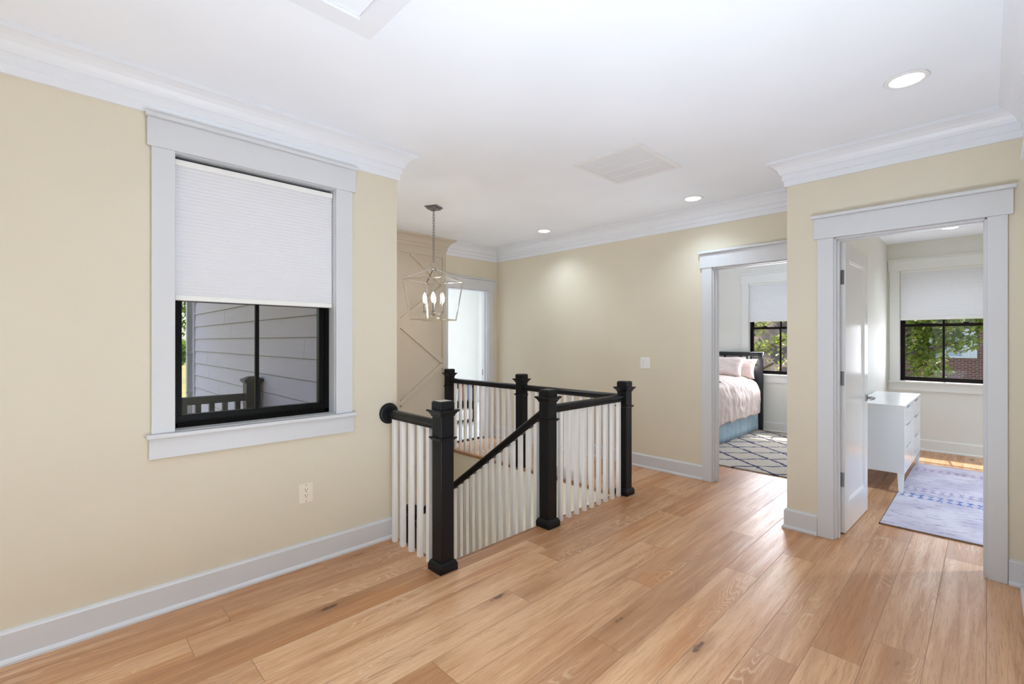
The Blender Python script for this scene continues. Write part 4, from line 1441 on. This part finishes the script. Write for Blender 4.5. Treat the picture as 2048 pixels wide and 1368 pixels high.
pillow('pillow', 'front blush pillow leaning on the bed', (7.52, 2.90, 1.0), (0, R(-52), 0), 0.36, 0.56, 0.13, 1.0)
pillow('pillow', 'rear blush pillow peeking out against the headboard', (7.73, 2.80, 0.97), (0, R(-64), 0), 0.33, 0.58, 0.11, 9.0)
rb = thing('diamond_rug', 'cream shag rug with navy diamond lines under the bed', 'rug', (6.6, 2.3, 0))
m = MB()
nx, ny = 90, 60
m.grid(lambda u, w: (5.335 + u * 2.50 + (0.008 * mnoise.noise(Vector((3.0, w * 60, 1))) if u in (0, 1) else 0), 1.10 + w * 2.2, 0.0125 + 0.0025 * mnoise.noise(Vector((u * 90, w * 70, 3)))), nx, ny)
m.box(5.34, 7.83, 1.105, 3.295, 0.0005, 0.0105)
m.build('shag_pile', M['rugB'], rb, smooth=False)

# ------------------------------------------------------------------ room beyond the far doorway
bk = thing('low_bookcase', 'low black open bookcase seen through the far doorway and balusters', 'bookcase', (4.85, 6.35, 0))
kx0, kx1, ky0, ky1 = 4.25, 5.22, 6.22, 6.50
m = MB().box(kx0, kx0 + 0.025, ky0, ky1, 0, 0.72).box(kx1 - 0.025, kx1, ky0, ky1, 0, 0.72).box(kx0 + 0.025, kx1 - 0.025, ky1 - 0.012, ky1, 0.03, 0.70)
m.build('case_sides', M['bookcase'], bk)
for zz in (0.03, 0.37, 0.70):
    MB().box(kx0 + 0.025, kx1 - 0.025, ky0, ky1 - 0.012, zz, zz + 0.022).build('shelf', M['bookcase'], bk)
xx = kx0 + 0.03
i = 0
while xx < kx1 - 0.07:
    w = rnd.uniform(0.022, 0.042)
    hgt = rnd.uniform(0.20, 0.27)
    bo = MB().box(xx, xx + w, ky0 + 0.02, ky0 + 0.19, 0.392, 0.392 + hgt).build('book', BOOKS[rnd.randrange(len(BOOKS))])
    tag(bo, 'book standing in the row on the upper shelf of the low black bookcase', 'book', 'books in the low bookcase')
    xx += w + 0.002
for k in range(3):
    a = kx0 + 0.05 + k * 0.30
    m = MB().box(a, a + 0.26, ky0 + 0.015, ky0 + 0.24, 0.0525, 0.23)
    tag(m.build('storage_bin', M['bin'], bevel=0.02, seg=3), 'white fabric storage bin on the bottom shelf of the low bookcase', 'storage bin', 'bins in the low bookcase')

# ------------------------------------------------------------------ outside
GZ = -3.2
g = MB().box(-40, 60, -40, 60, GZ - 0.2, GZ)
struct(g.build('ground', M['lawn']), 'sunny lawn below the house', 'ground')
yz = lambda y: -1.2 + (y - 8.8) * 0.066
m = MB()
m.grid(lambda u, w: (-8 + 26 * u, 8.8 + 40 * w, yz(8.8 + 40 * w) + 0.05 * mnoise.noise(Vector((u * 20, w * 30, 2)))), 30, 40)
struct(m.build('ground_bank', M['lawn']), 'yellowish lawn rising beyond the deck', 'ground')
m = MB()
for a, b in ((13.2, 14.4), (15.6, 16.3), (17.4, 17.9)):
    m.loft([[(-6, a, yz(a) + 0.10), (9, a, yz(a) + 0.10), (9, b, yz(b) + 0.10), (-6, b, yz(b) + 0.10)], [(-6, a, yz(a) + 0.02), (9, a, yz(a) + 0.02), (9, b, yz(b) + 0.02), (-6, b, yz(b) + 0.02)]])
struct(m.build('ground_path', M['path']), 'pale paths crossing the lawn', 'path')
# lapped siding on the outside of the stair wall
m = MB()
sx = XA - 0.268
z = GZ
while z < 6.0:
    prof = [(sx, z), (sx - 0.018, z), (sx - 0.006, z + 0.182), (sx, z + 0.182)]
    m.extrude_profile(prof, YA + 0.2, 8.24, 'Y')
    z += 0.178
m.box(sx - 0.024, sx + 0.06, 8.24, 8.34, GZ, 6.0)
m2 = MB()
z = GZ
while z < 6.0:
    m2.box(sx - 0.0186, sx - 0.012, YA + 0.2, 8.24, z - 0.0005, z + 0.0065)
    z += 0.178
wsd = m.build('wall_siding', M['siding'])
m2.build('lap_shade_strips', M['lap_edge'], wsd)  # shade line under each board, painted as a darker strip
m2 = MB()
rgs = random.Random(4)
z = GZ
while z < 6.0:
    yj = rgs.uniform(3.6, 8.0)
    m2.loft([[(sx - 0.0186, yj, z + 0.004), (sx - 0.0186, yj + 0.003, z + 0.004), (sx - 0.01, yj + 0.003, z + 0.004), (sx - 0.01, yj, z + 0.004)],
             [(sx - 0.0068, yj, z + 0.177), (sx - 0.0068, yj + 0.003, z + 0.177), (sx, yj + 0.003, z + 0.177), (sx, yj, z + 0.177)]])
    z += 0.178
m2.build('butt_joints', M['lap_edge'], wsd)
struct(wsd, 'pale lapped siding of the house wing outside the window', 'wall')
m = MB()
px_, py_ = sx - 0.055, 8.40
m.extrude_profile([(px_ - 0.04, py_ - 0.045), (px_ + 0.04, py_ - 0.045), (px_ + 0.04, py_ + 0.045), (px_ - 0.04, py_ + 0.045)], GZ, 5.8, 'Z')
ds = tag(m.build('downspout', M['gutter'], bevel=0.012, seg=3), 'grey rectangular downspout at the corner of the siding', 'downspout')
for zz in (0.62, 1.2):
    m = MB().box(px_ - 0.048, px_ + 0.062, py_ - 0.053, py_ - 0.046, zz, zz + 0.03)
    m.build('strap', M['gutter'], ds)
# deck with its railing
m = MB()
yy = YA + 0.205
while yy < 5.2:
    m.box(-3.0, sx - 0.02, yy, yy + 0.135, -0.14, -0.11)
    yy += 0.14
struct(m.build('floor_deck', M['deck']), 'grey deck boards outside the window', 'deck')
dk = thing('deck_railing', 'charcoal deck railing outside the left window', 'railing', (1.39, 5.12, -0.11))
py0 = 5.12
m = MB().frustum(1.392, py0, -0.11, 0.064, 1.0, 0.064)
post = m.build('rail_post', M['deckrail'], dk, bevel=0.004)
m = MB().frustum(1.392, py0, 0.985, 0.068, 1.0, 0.080).frustum(1.392, py0, 1.0, 0.086, 1.022, 0.086).frustum(1.392, py0, 1.022, 0.084, 1.05, 0.030)
m.build('post_cap', M['deckrail'], post, bevel=0.003)
MB().box(-2.6, 1.33, py0 - 0.035, py0 + 0.035, 0.815, 0.885).build('top_rail', M['deckrail'], dk, bevel=0.008)
MB().box(-2.6, 1.33, py0 - 0.02, py0 + 0.02, 0.0, 0.05).build('bottom_rail', M['deckrail'], dk, bevel=0.004)
xx = 1.265
while xx > -0.3:
    MB().box(xx - 0.021, xx + 0.021, py0 - 0.021, py0 + 0.021, 0.05, 0.815).build('baluster', M['deckrail'], dk)
    xx -= 0.108


def leaf_cloud(m, centre, rad, n, size, rg):
    c = Vector(centre)
    for _ in range(n):
        while True:
            p = Vector((rg.uniform(-1, 1), rg.uniform(-1, 1), rg.uniform(-1, 1)))
            if p.length < 1:
                break
        p = Vector((p.x * rad[0], p.y * rad[1], p.z * rad[2])) + c
        s = size * rg.uniform(0.6, 1.3)
        q = Matrix.Rotation(rg.uniform(0, 6.28), 3, 'Z') @ Matrix.Rotation(rg.uniform(-1.1, 1.1), 3, 'X')
        vs = [m.bm.verts.new(p + q @ Vector(k)) for k in ((0, -s, 0), (s * 0.55, -s * 0.1, s * 0.12), (0, s, -s * 0.1), (-s * 0.55, -s * 0.1, s * 0.12))]
        m.bm.faces.new(vs)


def tree(name, label, base_, h, blobs, size, mat, seed, group='trees outside the bedroom windows', trunk_r=0.22):
    rg = random.Random(seed)
    t = thing(name, label, 'tree', base_, group=group)
    m = MB()
    b = Vector(base_)
    rings = []
    for k in range(7):
        f_ = k / 6
        r = trunk_r * (1.15 - 0.75 * f_)
        cc = b + Vector((0.25 * math.sin(f_ * 3 + seed), 0.2 * math.sin(f_ * 2.3 + seed * 2), h * f_))
        rings.append([cc + Vector((r * math.cos(2 * math.pi * j / 10), r * math.sin(2 * math.pi * j / 10), 0)) for j in range(10)])
    m.loft(rings)
    for c_, r_, n_ in blobs:
        c_ = Vector(c_)
        z = max(0.25 * h, min(h * 0.95, c_.z - b.z - 1.2))
        st_ = b + Vector((0.25 * math.sin(z / h * 3 + seed), 0.2 * math.sin(z / h * 2.3 + seed * 2), z))
        m.tube([st_, (st_ + c_) / 2 + Vector((0, 0, 0.25)), c_], 0.045, 7)
    m.build('trunk', M['bark'], t)
    m = MB()
    for c_, r_, n_ in blobs:
        leaf_cloud(m, c_, r_, n_, size, rg)
    m.build('foliage', mat, t, recalc=False)
    return t


tree('maple_tree', 'dense green tree in front of the brick house', (17.5, 2.6, GZ), 6.6,
     [((17.6, 1.55, 1.6), (1.1, 0.75, 0.9), 1100), ((17.2, 0.75, 2.0), (1.2, 0.9, 0.55), 1000), ((17.4, 0.2, 2.35), (1.2, 0.9, 0.7), 900),
      ((17.6, 1.2, 0.75), (0.9, 0.55, 0.7), 480), ((17.3, 2.2, 2.6), (1.5, 1.3, 1.5), 900), ((17.2, 0.6, 1.35), (0.8, 0.5, 0.28), 260), ((17.8, 1.0, 4.0), (2.2, 2.4, 1.4), 1300)],
     0.085, M['leaf'], 3)
tree('sparse_tree', 'sparse sunlit tree beyond the bed window', (19.5, 7.0, GZ), 6.8,
     [((18.2, 6.0, 1.9), (1.0, 0.4, 0.35), 130), ((18.0, 5.7, 1.2), (0.8, 0.35, 0.25), 110), ((18.2, 5.0, 1.45), (0.8, 0.35, 0.25), 150), ((18.3, 5.3, 2.5), (1.2, 1.0, 0.5), 300),
      ((18.4, 5.4, 0.6), (1.0, 0.9, 0.6), 60), ((18.8, 6.0, 4.0), (2.0, 2.0, 1.2), 900), ((18.0, 6.1, 0.9), (0.6, 0.2, 0.3), 50)],
     0.095, M['leaf2'], 5)
tree('dark_tree', 'dark leafy tree at the left edge of the window view', (3.4, 33.0, 0.35), 8.5,
     [((5.0, 32, 4.4), (3.0, 2.0, 2.9), 5200), ((3.2, 33, 5.0), (3, 2, 3.2), 4200), ((5.4, 33.5, 8.5), (4, 3, 3), 3000)], 0.13, M['leaf'], 11, None, 0.3)


def shrub(label, c_, r_, n_, mat, seed):
    s = thing('round_shrub', label, 'shrub', (c_[0], c_[1], c_[2] - r_[2]))
    m = MB()
    rg = random.Random(seed)
    for _ in range(n_):
        p = Vector((rg.gauss(0, 1), rg.gauss(0, 1), rg.gauss(0, 1))).normalized()
        p = Vector((p.x * r_[0], p.y * r_[1], p.z * r_[2])) * rg.uniform(0.85, 1.0) + Vector(c_)
        q = Matrix.Rotation(rg.uniform(0, 6.28), 3, 'Z') @ Matrix.Rotation(rg.uniform(-1.2, 1.2), 3, 'X')
        vs = [m.bm.verts.new(p + q @ Vector(k)) for k in ((-0.05, -0.05, 0), (0.05, -0.05, 0), (0.05, 0.05, 0.02), (-0.05, 0.05, 0))]
        m.bm.faces.new(vs)
    m.build('foliage', mat, s, recalc=False)
    MB().tube([(c_[0], c_[1], c_[2] - r_[2] - 0.05), (c_[0], c_[1], c_[2])], 0.06, 8).build('stem', M['bark'], s)


shrub('clipped green shrub on the lawn beyond the downspout', (4.45, 29.4, 0.85), (0.55, 0.55, 0.72), 3200, M['hedge'], 21)

# neighbouring house
hs_ = thing('brick_house', 'red brick neighbouring house behind the trees', 'house', (31, 4, GZ))
m = MB()
for a, b, z0_, z1_ in slab_with_holes(-14, 4.2, GZ, 2.75, [(0.35, 2.1, 0.62, 1.95)]):
    m.box(30, 30.3, a, b, z0_, z1_)
m.box(30.3, 38, 3.9, 4.2, GZ, 2.75).box(30.3, 38, -14, -13.7, GZ, 2.75)
m.build('brick_wall', M['brick'], hs_)
m = MB().loft([[(29.4, -14.6, 2.7), (29.4, 4.7, 2.7), (29.4, 4.7, 2.85), (29.4, -14.6, 2.85)], [(34, -14.6, 5.4), (34, 4.7, 5.4), (34, 4.7, 5.55), (34, -14.6, 5.55)]])
m.loft([[(34, -14.6, 5.4), (34, 4.7, 5.4), (34, 4.7, 5.55), (34, -14.6, 5.55)], [(38.6, -14.6, 2.7), (38.6, 4.7, 2.7), (38.6, 4.7, 2.85), (38.6, -14.6, 2.85)]])
m.build('roof', M['roof'], hs_)
m = MB().box(29.93, 30.05, 0.78, 2.1, 0.62, 0.70).box(29.93, 30.05, 0.78, 2.1, 1.87, 1.95).box(29.93, 30.05, 0.78, 0.86, 0.7, 1.87).box(29.93, 30.05, 2.02, 2.1, 0.7, 1.87).box(29.93, 30.05, 1.40, 1.46, 0.7, 1.87)
wf = m.build('window', M['trim'], hs_)
MB().box(30.04, 30.06, 0.86, 2.02, 0.7, 1.87).build('pane', M['gutter'], wf)
m = MB()
m.box(29.90, 29.99, 0.35, 0.80, 0.62, 1.95)
for k in range(4):
    yv = 0.35 + 0.1125 * (k + 0.5)
    m.box(29.88, 29.90, yv - 0.045, yv + 0.045, 0.66, 1.91)
m.build('shutter', M['trim'], hs_)
# shaded bank behind the sparse tree
m = MB()
m.grid(lambda u, w: (24 + 6 * u + 0.5 * mnoise.noise(Vector((u * 6, w * 9, 1))), 4.9 + w * 9, GZ + 0.02 + 7.6 * u ** 0.8 + 0.5 * mnoise.noise(Vector((u * 8, w * 12, 4)))), 24, 40)
o = m.build('ground_bank', M['soil'])
struct(o, 'brown wooded bank beyond the bed window', 'ground')
